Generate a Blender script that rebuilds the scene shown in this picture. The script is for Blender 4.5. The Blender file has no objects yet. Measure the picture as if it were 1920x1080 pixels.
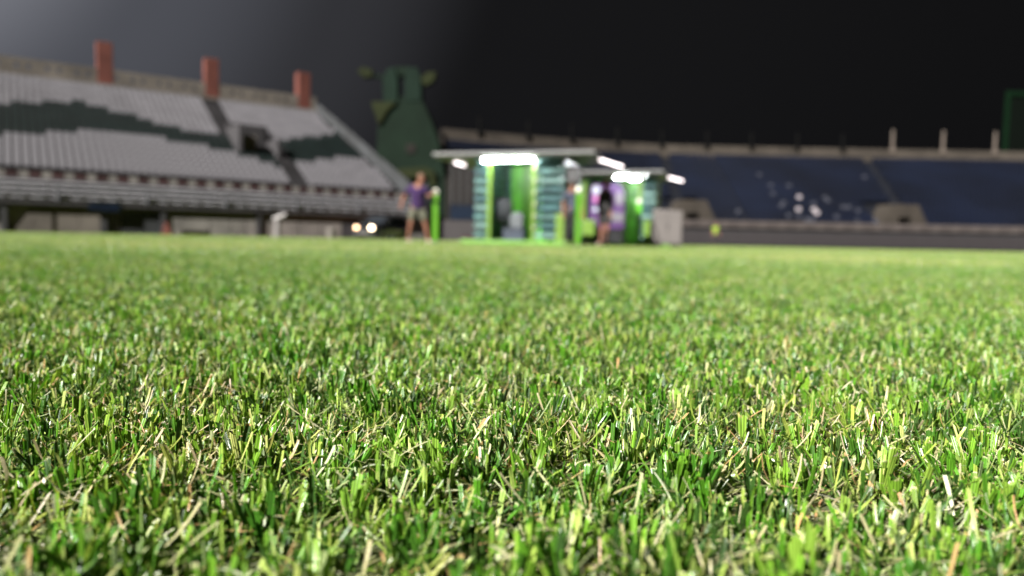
import bpy, math, random
import numpy as np
from mathutils import Vector, Matrix

random.seed(11)
rng = np.random.default_rng(5)
sc = bpy.context.scene
COL = sc.collection
PI = math.pi

# ------------------------------------------------------------------ camera
CAM_H = 0.10
ROLL = math.radians(1.17)
PITCH = math.radians(3.82)
FPX = 1333.0
_ca, _sa, _cp, _sp = math.cos(ROLL), math.sin(ROLL), math.cos(PITCH), math.sin(PITCH)
FWD = Vector((0, _cp, -_sp))
RGT = Vector((_ca, _sa * _sp, _sa * _cp))
UPV = Vector((-_sa, _ca * _sp, _ca * _cp))
cd = bpy.data.cameras.new('camera')
cam = bpy.data.objects.new('camera', cd)
COL.objects.link(cam)
cam.matrix_world = Matrix(((RGT.x, UPV.x, -FWD.x, 0), (RGT.y, UPV.y, -FWD.y, 0), (RGT.z, UPV.z, -FWD.z, CAM_H), (0, 0, 0, 1)))
cd.sensor_width = 36.0
cd.lens = 25.0
cd.clip_start = 0.01
cd.clip_end = 1500
cd.dof.use_dof = True
cd.dof.focus_distance = 0.315
cd.dof.aperture_fstop = 6.7
sc.camera = cam

# ------------------------------------------------------------------ night sky, floodlight, exposure
SUN_DIR = Vector((-0.52, -0.62, 0.58)).normalized()      # towards the floodlights, high behind and left
w = bpy.data.worlds.new('World')
sc.world = w
w.use_nodes = True
nt = w.node_tree
nt.nodes.clear()
o_ = nt.nodes.new('ShaderNodeOutputWorld')
bg = nt.nodes.new('ShaderNodeBackground')
tc = nt.nodes.new('ShaderNodeTexCoord')
nrm = nt.nodes.new('ShaderNodeVectorMath'); nrm.operation = 'NORMALIZE'
dot = nt.nodes.new('ShaderNodeVectorMath'); dot.operation = 'DOT_PRODUCT'
dot.inputs[1].default_value = Vector((-0.80, 0.72, 0.50)).normalized()   # air lit up round a floodlight mast, upper left
ramp = nt.nodes.new('ShaderNodeValToRGB')
cr = ramp.color_ramp
cr.interpolation = 'EASE'
cr.elements[0].position = 0.0; cr.elements[0].color = (0.0014, 0.0014, 0.0015, 1)
cr.elements[1].position = 1.0; cr.elements[1].color = (0.072, 0.074, 0.084, 1)
for p_, c_ in ((0.72, (0.0022, 0.0022, 0.0024)), (0.84, (0.0085, 0.0086, 0.0098)), (0.93, (0.0200, 0.0208, 0.0245))):
    e = cr.elements.new(p_); e.color = (*c_, 1)
nt.links.new(tc.outputs['Generated'], nrm.inputs[0])
nt.links.new(nrm.outputs[0], dot.inputs[0])
nt.links.new(dot.outputs['Value'], ramp.inputs[0])
nt.links.new(ramp.outputs[0], bg.inputs[0])
bg.inputs[1].default_value = 1.0
nt.links.new(bg.outputs[0], o_.inputs[0])

sd = bpy.data.lights.new('floodlight', 'SUN')
sun = bpy.data.objects.new('floodlight', sd)
COL.objects.link(sun)
sd.energy = 4.6
sd.angle = math.radians(1.2)
sd.color = (1.0, 0.965, 0.90)
sun.rotation_euler = SUN_DIR.to_track_quat('Z', 'Y').to_euler()
sc.view_settings.view_transform = 'Standard'
sc.view_settings.look = 'None'
sc.view_settings.gamma = 1.0
sc.view_settings.use_curve_mapping = False
sc.view_settings.exposure = 1.9
sc.cycles.max_bounces = 8
sc.cycles.sample_clamp_indirect = 6.0
sc.cycles.caustics_reflective = False
sc.cycles.caustics_refractive = False


def at(px, py, Y):
    """the place at depth Y that the photograph shows at (px, py); used only to work out real positions"""
    d = FWD + RGT * ((px - 960) / FPX) + UPV * ((540 - py) / FPX)
    k = Y / d.y
    return Vector((d.x * k, Y, CAM_H + d.z * k))


# ------------------------------------------------------------------ materials
def mat(name, col, rough=0.6, metal=0.0, spec=0.5, emit=None, estr=0.0, noise=0.12, nscale=3.0, coat=0.0, bump=0.0, alpha=None):
    m = bpy.data.materials.new(name)
    m.use_nodes = True
    n, l = m.node_tree.nodes, m.node_tree.links
    b = n['Principled BSDF']
    b.inputs['Roughness'].default_value = rough
    b.inputs['Metallic'].default_value = metal
    b.inputs['Specular IOR Level'].default_value = spec
    b.inputs['Coat Weight'].default_value = coat
    if noise > 0:
        t = n.new('ShaderNodeTexCoord')
        tx = n.new('ShaderNodeTexNoise'); tx.inputs['Scale'].default_value = nscale
        tx.inputs['Detail'].default_value = 6
        l.new(t.outputs['Object'], tx.inputs['Vector'])
        r = n.new('ShaderNodeValToRGB')
        r.color_ramp.elements[0].position = 0.3
        r.color_ramp.elements[1].position = 0.7
        r.color_ramp.elements[0].color = (*[c * (1 - noise * 2) for c in col], 1)
        r.color_ramp.elements[1].color = (*[min(1, c * (1 + noise)) for c in col], 1)
        l.new(tx.outputs[0], r.inputs[0])
        l.new(r.outputs[0], b.inputs['Base Color'])
        if bump:
            bp = n.new('ShaderNodeBump'); bp.inputs['Strength'].default_value = bump
            l.new(tx.outputs[0], bp.inputs['Height'])
            l.new(bp.outputs[0], b.inputs['Normal'])
    else:
        b.inputs['Base Color'].default_value = (*col, 1)
    if emit:
        b.inputs['Emission Color'].default_value = (*emit, 1)
        b.inputs['Emission Strength'].default_value = estr
    return m


M = dict(
    concrete=mat('concrete', (0.060, 0.051, 0.044), 0.85, spec=0.2, noise=0.2, nscale=0.6),
    concrete_dark=mat('concrete_dark', (0.036, 0.034, 0.037), 0.9, spec=0.2, noise=0.2, nscale=0.5),
    concrete_warm=mat('concrete_warm', (0.115, 0.102, 0.090), 0.85, spec=0.2, noise=0.2, nscale=0.4),
    stair=mat('stair_concrete', (0.15, 0.14, 0.13), 0.9, noise=0.15, nscale=0.8),
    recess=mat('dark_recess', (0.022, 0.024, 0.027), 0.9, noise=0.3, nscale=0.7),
    red=mat('red_paint', (0.105, 0.036, 0.028), 0.7, spec=0.2, noise=0.15, nscale=0.8),
    maroon=mat('maroon_paint', (0.040, 0.020, 0.020), 0.7, spec=0.2, noise=0.2, nscale=0.9),
    white_seat=mat('white_seat_plastic', (0.150, 0.145, 0.160), 0.6, noise=0.1, nscale=0.7, spec=0.2),
    bench=mat('bench_white', (0.40, 0.395, 0.425), 0.6, noise=0.1, nscale=0.7),
    green_seat=mat('green_seat_plastic', (0.007, 0.0125, 0.012), 0.6, spec=0.2, noise=0.15, nscale=0.7),
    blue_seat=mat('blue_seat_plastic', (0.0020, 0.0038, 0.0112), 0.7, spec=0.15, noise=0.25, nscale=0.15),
    glint_seat=mat('seat_glint_bright', (0.30, 0.27, 0.29), 0.3, noise=0.05),
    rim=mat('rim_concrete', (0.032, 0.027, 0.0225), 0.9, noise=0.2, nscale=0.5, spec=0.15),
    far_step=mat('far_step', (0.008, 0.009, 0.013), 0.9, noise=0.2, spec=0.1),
    coping=mat('coping_stone', (0.048, 0.040, 0.038), 0.85, noise=0.25, nscale=0.8, spec=0.2),
    glint_seat_dim=mat('seat_glint_dim', (0.034, 0.036, 0.048), 0.4, noise=0.05),
    rail=mat('dark_railing', (0.05, 0.052, 0.06), 0.5, noise=0.1),
    blue_sheet=mat('blue_sheet', (0.0035, 0.008, 0.018), 0.7, spec=0.1, noise=0.2),
    tower_green=mat('tower_green', (0.0040, 0.0092, 0.0054), 0.8, spec=0.08, noise=0.15, nscale=0.4),
    tower_light=mat('tower_light_green', (0.0046, 0.0112, 0.0074), 0.8, spec=0.08, noise=0.15, nscale=0.4),
    olive=mat('olive_paint', (0.0115, 0.0145, 0.0050), 0.8, spec=0.08, noise=0.15, nscale=0.5),
    black=mat('black_plastic', (0.012, 0.012, 0.014), 0.4, noise=0.1),
    charcoal=mat('charcoal', (0.03, 0.03, 0.034), 0.6, noise=0.15),
    brown_wall=mat('brown_wall', (0.011, 0.0095, 0.0085), 0.8, spec=0.1, noise=0.2, nscale=0.5),
    lime=mat('lime_panel', (0.060, 0.190, 0.006), 0.4, noise=0.08, nscale=2),
    lime_bright=mat('bright_lime_panel', (0.080, 0.150, 0.012), 0.4, noise=0.08, nscale=2),
    green_panel=mat('green_panel', (0.09, 0.36, 0.02), 0.4, noise=0.25, nscale=3),
    teal=mat('teal_tray', (0.060, 0.125, 0.120), 0.35, noise=0.3, nscale=4, coat=0.2),
    teal_mid=mat('teal_tray_dark', (0.030, 0.075, 0.085), 0.35, noise=0.3, nscale=4, coat=0.2),
    teal_pale=mat('teal_tray_pale', (0.11, 0.19, 0.18), 0.35, noise=0.3, nscale=4, coat=0.2),
    teal_dark=mat('dark_teal_frame', (0.018, 0.075, 0.068), 0.4, noise=0.2, nscale=4),
    cream=mat('cream_plastic', (0.20, 0.22, 0.12), 0.35, noise=0.05),
    lilac=mat('lilac_card', (0.30, 0.32, 0.40), 0.5, noise=0.15, nscale=8),
    roof=mat('white_roof', (0.085, 0.085, 0.085), 0.5, noise=0.05),
    roof_under=mat('roof_underside', (0.09, 0.12, 0.07), 0.5, noise=0.1),
    purple=mat('purple_panel', (0.046, 0.015, 0.080), 0.5, noise=0.08),
    white=mat('white_print', (0.095, 0.088, 0.105), 0.5, noise=0.05),
    pinkish=mat('pink_print', (0.32, 0.10, 0.26), 0.5, noise=0.05),
    grey_box=mat('grey_box_paint', (0.085, 0.075, 0.073), 0.7, noise=0.06, nscale=1.5),
    grey_trim=mat('grey_trim', (0.019, 0.0165, 0.018), 0.5, noise=0.06),
    skin=mat('skin', (0.17, 0.078, 0.052), 0.6, spec=0.2, noise=0.05),
    shirt_purple=mat('purple_shirt', (0.030, 0.016, 0.052), 0.9, spec=0.1, noise=0.12, nscale=4),
    shorts_olive=mat('olive_shorts', (0.080, 0.080, 0.060), 0.9, spec=0.1, noise=0.1, nscale=4),
    cloth_black=mat('black_cloth', (0.012, 0.011, 0.012), 0.85, noise=0.1),
    cloth_navy=mat('navy_cloth', (0.03, 0.035, 0.06), 0.85, noise=0.1),
    hivis=mat('hivis_cloth', (0.13, 0.21, 0.012), 0.8, noise=0.1, nscale=4),
    hair_brown=mat('brown_hair', (0.09, 0.045, 0.025), 0.6, noise=0.2, nscale=20),
    hair_ginger=mat('ginger_hair', (0.16, 0.07, 0.035), 0.6, noise=0.2, nscale=20),
    hair_dark=mat('dark_hair', (0.02, 0.014, 0.012), 0.6, noise=0.2, nscale=20),
    shoe=mat('dark_shoe', (0.04, 0.035, 0.035), 0.6, noise=0.1),
    shoe_light=mat('light_shoe', (0.30, 0.25, 0.23), 0.6, noise=0.1),
    eye=mat('eye', (0.05, 0.03, 0.02), 0.2, noise=0),
    lips=mat('lips', (0.35, 0.12, 0.10), 0.5, noise=0),
    car_paint=mat('black_car_paint', (0.010, 0.010, 0.013), 0.25, noise=0.05, coat=1.0),
    glass=mat('dark_glass', (0.015, 0.018, 0.022), 0.08, noise=0, spec=0.8),
    rubber=mat('rubber', (0.02, 0.02, 0.02), 0.9, noise=0.1),
    alloy=mat('alloy', (0.35, 0.35, 0.36), 0.35, metal=0.9, noise=0.05),
    white_enamel=mat('white_enamel', (0.15, 0.138, 0.138), 0.45, noise=0.06),
    bin_grey=mat('pale_bin', (0.12, 0.108, 0.10), 0.5, noise=0.06),
    navy_crate=mat('navy_crate', (0.006, 0.012, 0.03), 0.6, noise=0.1),
    bag=mat('grey_bag', (0.065, 0.072, 0.08), 0.8, noise=0.2, nscale=6),
    mast=mat('rim_post_lit', (0.085, 0.070, 0.060), 0.8, spec=0.2, noise=0.1),
    mast_unlit=mat('rim_post_unlit', (0.0035, 0.0035, 0.0035), 0.9, spec=0.03, noise=0.1),
    screen_dark=mat('screen_dark', (0.0015, 0.0025, 0.0018), 0.9, spec=0.03, noise=0.1),
    frame_green=mat('green_frame', (0.0022, 0.0085, 0.0035), 0.9, spec=0.03, noise=0.1),
    track=mat('running_track', (0.12, 0.05, 0.04), 0.9, noise=0.1, nscale=2),
    asphalt=mat('asphalt', (0.05, 0.05, 0.05), 0.9, noise=0.2, nscale=2),
    tube=mat('tube_lamp_bright', (0.9, 0.9, 0.9), 0.4, emit=(0.92, 0.96, 1.0), estr=60.0, noise=0),
    tube_soft=mat('tube_lamp_soft', (0.9, 0.9, 0.9), 0.4, emit=(1.0, 0.86, 0.86), estr=2.0, noise=0),
    globe=mat('pale_globe', (0.62, 0.62, 0.55), 0.3, noise=0.05),
    head_warm=mat('headlight_warm', (0.9, 0.8, 0.6), 0.3, emit=(1.0, 0.52, 0.25), estr=1.9, noise=0),
    head_white=mat('headlight_white', (0.9, 0.9, 0.8), 0.3, emit=(1.0, 0.72, 0.45), estr=4.2, noise=0),
)


# ------------------------------------------------------------------ helpers
class MB:
    """collects boxes, prisms and cylinders for ONE mesh"""
    def __init__(s):
        s.v, s.f, s.mi = [], [], []

    def add(s, vs, fs, mi=0, T=None):
        o = len(s.v)
        for p in vs:
            s.v.append(tuple(T @ Vector(p)) if T is not None else tuple(p))
        for f in fs:
            s.f.append(tuple(o + i for i in f)); s.mi.append(mi)

    def box(s, x0, x1, y0, y1, z0, z1, mi=0, T=None):
        vs = [(x, y, z) for z in (z0, z1) for y in (y0, y1) for x in (x0, x1)]
        s.add(vs, [(0, 2, 3, 1), (4, 5, 7, 6), (0, 1, 5, 4), (1, 3, 7, 5), (3, 2, 6, 7), (2, 0, 4, 6)], mi, T)
        return s

    def prism(s, poly, a, b, axis='y', mi=0, T=None):
        """polygon in the plane square to axis, from a to b"""
        n = len(poly)
        def P(p, h):
            return (p[0], h, p[1]) if axis == 'y' else ((h, p[0], p[1]) if axis == 'x' else (p[0], p[1], h))
        vs = [P(p, a) for p in poly] + [P(p, b) for p in poly]
        fs = [tuple(range(n))[::-1], tuple(range(n, 2 * n))] + [(i, (i + 1) % n, n + (i + 1) % n, n + i) for i in range(n)]
        s.add(vs, fs, mi, T)
        return s

    def tube(s, p, q, r, r2=None, n=10, mi=0, T=None):
        p, q = Vector(p), Vector(q)
        r2 = r if r2 is None else r2
        d = (q - p).normalized()
        u_ = d.orthogonal().normalized(); v_ = d.cross(u_)
        vs = [p + (u_ * math.cos(2 * PI * i / n) + v_ * math.sin(2 * PI * i / n)) * r for i in range(n)]
        vs += [q + (u_ * math.cos(2 * PI * i / n) + v_ * math.sin(2 * PI * i / n)) * r2 for i in range(n)]
        fs = [tuple(range(n))[::-1], tuple(range(n, 2 * n))] + [(i, (i + 1) % n, n + (i + 1) % n, n + i) for i in range(n)]
        s.add(vs, fs, mi, T)
        return s

    def ball(s, c, rx, ry, rz, n=10, m=7, mi=0, T=None):
        vs, fs = [], []
        for j in range(m + 1):
            th = PI * j / m
            for i in range(n):
                ph = 2 * PI * i / n
                vs.append((c[0] + rx * math.sin(th) * math.cos(ph), c[1] + ry * math.sin(th) * math.sin(ph), c[2] + rz * math.cos(th)))
        for j in range(m):
            for i in range(n):
                fs.append((j * n + i, (j + 1) * n + i, (j + 1) * n + (i + 1) % n, j * n + (i + 1) % n))
        s.add(vs, fs, mi, T)
        return s

    def mesh(s, name, mats, smooth=False):
        me = bpy.data.meshes.new(name)
        me.from_pydata(s.v, [], s.f)
        for m in (mats if isinstance(mats, (list, tuple)) else [mats]):
            me.materials.append(m)
        me.polygons.foreach_set('material_index', s.mi)
        if smooth:
            me.polygons.foreach_set('use_smooth', [True] * len(s.f))
        me.update()
        return me

    def build(s, name, mats, parent=None, bevel=0.0, smooth=False, seg=2):
        o = bpy.data.objects.new(name, s.mesh(name, mats, smooth))
        COL.objects.link(o)
        if parent is not None:
            o.parent = parent
        if bevel:
            b = o.modifiers.new('bevel', 'BEVEL'); b.width = bevel; b.segments = seg; b.limit_method = 'ANGLE'
        return o


def tag(o, label=None, cat=None, group=None, kind=None):
    if label: o['label'] = label
    if cat: o['category'] = cat
    if group: o['group'] = group
    if kind: o['kind'] = kind
    return o


def empty(name, loc, rz=0.0):
    e = bpy.data.objects.new(name, None)
    e.empty_display_size = 0.3
    COL.objects.link(e)
    e.location = loc
    e.rotation_euler = (0, 0, rz)
    return e


def inst(name, me, parent, T=None):
    o = bpy.data.objects.new(name, me)
    COL.objects.link(o)
    o.parent = parent
    if T is not None:
        o.matrix_local = T
    return o


def TR(x, y, z, rz=0.0):
    return Matrix.Translation((x, y, z)) @ Matrix.Rotation(rz, 4, 'Z')


# ------------------------------------------------------------------ ground
def sheet(name, x0, x1, y0, y1, z, m, label):
    me = bpy.data.meshes.new(name)
    me.from_pydata([(x0, y0, z), (x1, y0, z), (x1, y1, z), (x0, y1, z)], [], [(0, 1, 2, 3)])
    me.materials.append(m)
    o = bpy.data.objects.new(name, me)
    COL.objects.link(o)
    tag(o, label, None, None, 'structure')
    return o


# soil under the turf: brown thatch and green
ms = bpy.data.materials.new('turf_soil')
ms.use_nodes = True
n, l = ms.node_tree.nodes, ms.node_tree.links
b = n['Principled BSDF']; b.inputs['Roughness'].default_value = 0.95
g = n.new('ShaderNodeNewGeometry')
t1 = n.new('ShaderNodeTexNoise'); t1.inputs['Scale'].default_value = 220; t1.inputs['Detail'].default_value = 5
t2 = n.new('ShaderNodeTexNoise'); t2.inputs['Scale'].default_value = 30
l.new(g.outputs['Position'], t1.inputs['Vector']); l.new(g.outputs['Position'], t2.inputs['Vector'])
r1 = n.new('ShaderNodeValToRGB')
r1.color_ramp.elements[0].position = 0.35; r1.color_ramp.elements[0].color = (0.018, 0.022, 0.008, 1)
r1.color_ramp.elements[1].position = 0.7; r1.color_ramp.elements[1].color = (0.10, 0.11, 0.035, 1)
l.new(t1.outputs[0], r1.inputs[0]); l.new(r1.outputs[0], b.inputs['Base Color'])
sheet('ground', -400, 400, -100, 700, -0.012, M['asphalt'], 'dark ground reaching out under the whole stadium')
sheet('running_track', -120, 120, -60, 56.5, -0.006, M['track'], 'dull red running track round the pitch')
sheet('pitch_soil', -70, 70, -30, 51, 0.0, ms, 'dark soil of the pitch under the mown grass')

# ------------------------------------------------------------------ grass
def grass_material():
    m = bpy.data.materials.new('grass_blade')
    m.use_nodes = True
    n, l = m.node_tree.nodes, m.node_tree.links
    n.clear()
    out = n.new('ShaderNodeOutputMaterial')
    b = n.new('ShaderNodeBsdfPrincipled')
    tr = n.new('ShaderNodeBsdfTranslucent')
    mx = n.new('ShaderNodeMixShader'); mx.inputs[0].default_value = 0.30
    at_ = n.new('ShaderNodeAttribute'); at_.attribute_name = 'tint'
    uv = n.new('ShaderNodeUVMap'); uv.uv_map = 'UVMap'
    sep = n.new('ShaderNodeSeparateXYZ'); l.new(uv.outputs[0], sep.inputs[0])
    # lengthwise veins across the blade
    ml = n.new('ShaderNodeMath'); ml.operation = 'MULTIPLY'; ml.inputs[1].default_value = 16.0
    l.new(sep.outputs[0], ml.inputs[0])
    sn = n.new('ShaderNodeMath'); sn.operation = 'SINE'; l.new(ml.outputs[0], sn.inputs[0])
    mr = n.new('ShaderNodeMapRange')
    mr.inputs['From Min'].default_value = -1; mr.inputs['From Max'].default_value = 1
    mr.inputs['To Min'].default_value = 0.62; mr.inputs['To Max'].default_value = 1.38
    l.new(sn.outputs[0], mr.inputs['Value'])
    geo = n.new('ShaderNodeNewGeometry')
    nz = n.new('ShaderNodeTexNoise'); nz.inputs['Scale'].default_value = 0.55; nz.inputs['Detail'].default_value = 3
    l.new(geo.outputs['Position'], nz.inputs['Vector'])
    nf = n.new('ShaderNodeTexNoise'); nf.inputs['Scale'].default_value = 9.0; nf.inputs['Detail'].default_value = 2
    l.new(geo.outputs['Position'], nf.inputs['Vector'])
    ad = n.new('ShaderNodeMath'); ad.operation = 'ADD'
    l.new(nz.outputs[0], ad.inputs[0]); l.new(nf.outputs[0], ad.inputs[1])
    rr = n.new('ShaderNodeMapRange')
    rr.inputs['From Min'].default_value = 0.80; rr.inputs['From Max'].default_value = 1.25
    rr.inputs['To Min'].default_value = 0.0; rr.inputs['To Max'].default_value = 1.0
    l.new(ad.outputs[0], rr.inputs['Value'])
    tcol = n.new('ShaderNodeMix'); tcol.data_type = 'RGBA'
    tcol.inputs['A'].default_value = (0.80, 0.94, 0.82, 1); tcol.inputs['B'].default_value = (1.34, 1.12, 1.30, 1)
    l.new(rr.outputs[0], tcol.inputs['Factor'])
    v1 = n.new('ShaderNodeVectorMath'); v1.operation = 'MULTIPLY'
    l.new(at_.outputs['Color'], v1.inputs[0]); l.new(tcol.outputs['Result'], v1.inputs[1])
    # the mower's bands: blades laid over show paler
    sp2 = n.new('ShaderNodeSeparateXYZ'); l.new(geo.outputs['Position'], sp2.inputs[0])
    mb1 = n.new('ShaderNodeMath'); mb1.operation = 'MULTIPLY_ADD'; mb1.inputs[1].default_value = 0.16
    l.new(sp2.outputs[0], mb1.inputs[0]); l.new(sp2.outputs[1], mb1.inputs[2])
    mb2 = n.new('ShaderNodeMath'); mb2.operation = 'MULTIPLY_ADD'; mb2.inputs[1].default_value = 0.80; mb2.inputs[2].default_value = 2.6
    l.new(mb1.outputs[0], mb2.inputs[0])
    mb3 = n.new('ShaderNodeMath'); mb3.operation = 'SINE'; l.new(mb2.outputs[0], mb3.inputs[0])
    mb4 = n.new('ShaderNodeMapRange'); mb4.interpolation_type = 'SMOOTHSTEP'
    mb4.inputs['From Min'].default_value = -0.35; mb4.inputs['From Max'].default_value = 0.35
    l.new(mb3.outputs[0], mb4.inputs['Value'])
    bandc = n.new('ShaderNodeMix'); bandc.data_type = 'RGBA'
    bandc.inputs['A'].default_value = (0.84, 0.93, 0.84, 1); bandc.inputs['B'].default_value = (1.10, 1.06, 1.12, 1)
    l.new(mb4.outputs[0], bandc.inputs['Factor'])
    v1b = n.new('ShaderNodeVectorMath'); v1b.operation = 'MULTIPLY'
    l.new(v1.outputs[0], v1b.inputs[0]); l.new(bandc.outputs['Result'], v1b.inputs[1])
    v2 = n.new('ShaderNodeVectorMath'); v2.operation = 'SCALE'
    l.new(v1b.outputs[0], v2.inputs[0]); l.new(mr.outputs[0], v2.inputs['Scale'])
    l.new(v2.outputs[0], b.inputs['Base Color'])
    v3 = n.new('ShaderNodeVectorMath'); v3.operation = 'MULTIPLY'; v3.inputs[1].default_value = (1.25, 1.35, 0.6)
    l.new(v2.outputs[0], v3.inputs[0]); l.new(v3.outputs[0], tr.inputs['Color'])
    b.inputs['Roughness'].default_value = 0.31
    b.inputs['Specular IOR Level'].default_value = 0.5
    bm = n.new('ShaderNodeBump'); bm.inputs['Strength'].default_value = 0.35; bm.inputs['Distance'].default_value = 0.0003
    l.new(sn.outputs[0], bm.inputs['Height']); l.new(bm.outputs[0], b.inputs['Normal'])
    l.new(b.outputs[0], mx.inputs[1]); l.new(tr.outputs[0], mx.inputs[2])
    l.new(mx.outputs[0], out.inputs[0])
    return m


GM = grass_material()
GREEN = [(0.062, 0.176, 0.011), (0.040, 0.118, 0.011), (0.106, 0.220, 0.018), (0.146, 0.245, 0.030), (0.038, 0.084, 0.016), (0.024, 0.064, 0.010)]
YELLOW = [(0.262, 0.345, 0.062), (0.210, 0.295, 0.065), (0.335, 0.390, 0.110), (0.165, 0.210, 0.090)]
STRAW = [(0.48, 0.46, 0.27), (0.42, 0.37, 0.22), (0.55, 0.54, 0.38), (0.32, 0.30, 0.15), (0.40, 0.40, 0.20), (0.42, 0.26, 0.12), (0.34, 0.30, 0.16)]


def blades(pos, L, W, az, lean, curve, faz, fold, col0, col1, cut, rings=(0, .3, .62, .93, 1.0), point=False, coltip=None):
    """vectorised strips: three vertices to a ring, folded along the middle. lean = angle off vertical."""
    N = len(L)
    R = len(rings)
    V = np.zeros((N, R, 3, 3)); C = np.zeros((N, R, 3, 4)); C[..., 3] = 1
    UV = np.zeros((N, R, 3, 2))
    dirx, diry = np.cos(az), np.sin(az)
    sx, sy = np.cos(faz), np.sin(faz)
    cx = np.zeros(N); cz = np.zeros(N); pt = 0.0
    for i, t in enumerate(rings):
        dt = t - pt; pt = t
        a = lean + curve * (t - dt / 2)
        cx = cx + np.sin(a) * L * dt; cz = cz + np.cos(a) * L * dt
        c = pos + np.stack([dirx * cx, diry * cx, cz], 1)
        if point:
            wf = np.full(N, (0.55, 0.95, 1.0, 0.55, 0.04)[min(4, int(round(t * 4)))] if R == 5 else 1.0 - t * 0.96)
        else:
            wf = np.full(N, 0.55 + 0.45 * min(1, t * 2.2))
        # folded: sides come forward along normal
        nx, ny = -sy, sx
        tl = cut * W * (1 if t == 1.0 else 0)
        for k, s_ in enumerate((-1, 0, 1)):
            off = np.stack([sx * s_ * W * wf * 0.5 + nx * abs(s_) * W * wf * fold, sy * s_ * W * wf * 0.5 + ny * abs(s_) * W * wf * fold, tl * s_], 1)
            V[:, i, k] = c + off
            UV[:, i, k, 0] = k / 2; UV[:, i, k, 1] = t
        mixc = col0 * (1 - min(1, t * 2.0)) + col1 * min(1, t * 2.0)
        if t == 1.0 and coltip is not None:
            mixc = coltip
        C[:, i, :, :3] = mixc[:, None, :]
    base = (np.arange(N) * R * 3)[:, None, None]
    q = []
    for i in range(R - 1):
        for k in range(2):
            a = i * 3 + k
            q.append((a, a + 1, a + 4, a + 3))
    F = (base + np.array(q)[None]).reshape(-1, 4)
    return V.reshape(-1, 3), F, C.reshape(-1, 4), UV.reshape(-1, 2)


def join_mesh(name, chunks):
    vs, fs, cs, us = [], [], [], []
    o = 0
    for V, F, C, U in chunks:
        vs.append(V); fs.append(F + o); cs.append(C); us.append(U); o += len(V)
    V, F, C, U = map(np.concatenate, (vs, fs, cs, us))
    me = bpy.data.meshes.new(name)
    me.vertices.add(len(V)); me.vertices.foreach_set('co', V.ravel())
    me.loops.add(F.size); me.loops.foreach_set('vertex_index', F.ravel().astype(np.int32))
    me.polygons.add(len(F)); me.polygons.foreach_set('loop_start', np.arange(0, F.size, 4, dtype=np.int32))
    me.polygons.foreach_set('use_smooth', np.ones(len(F), dtype=bool))
    a = me.attributes.new('tint', 'FLOAT_COLOR', 'POINT'); a.data.foreach_set('color', C.ravel())
    uvl = me.uv_layers.new(name='UVMap'); uvl.data.foreach_set('uv', U[F.ravel()].ravel())
    me.materials.append(GM)
    me.update(calc_edges=True)
    return me


def pick(pal, n, jit=0.18):
    p = np.array(pal)[rng.integers(0, len(pal), n)]
    return p * (1 + rng.uniform(-jit, jit, (n, 1))) * (1 + rng.uniform(-0.06, 0.06, (n, 3)))


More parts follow.
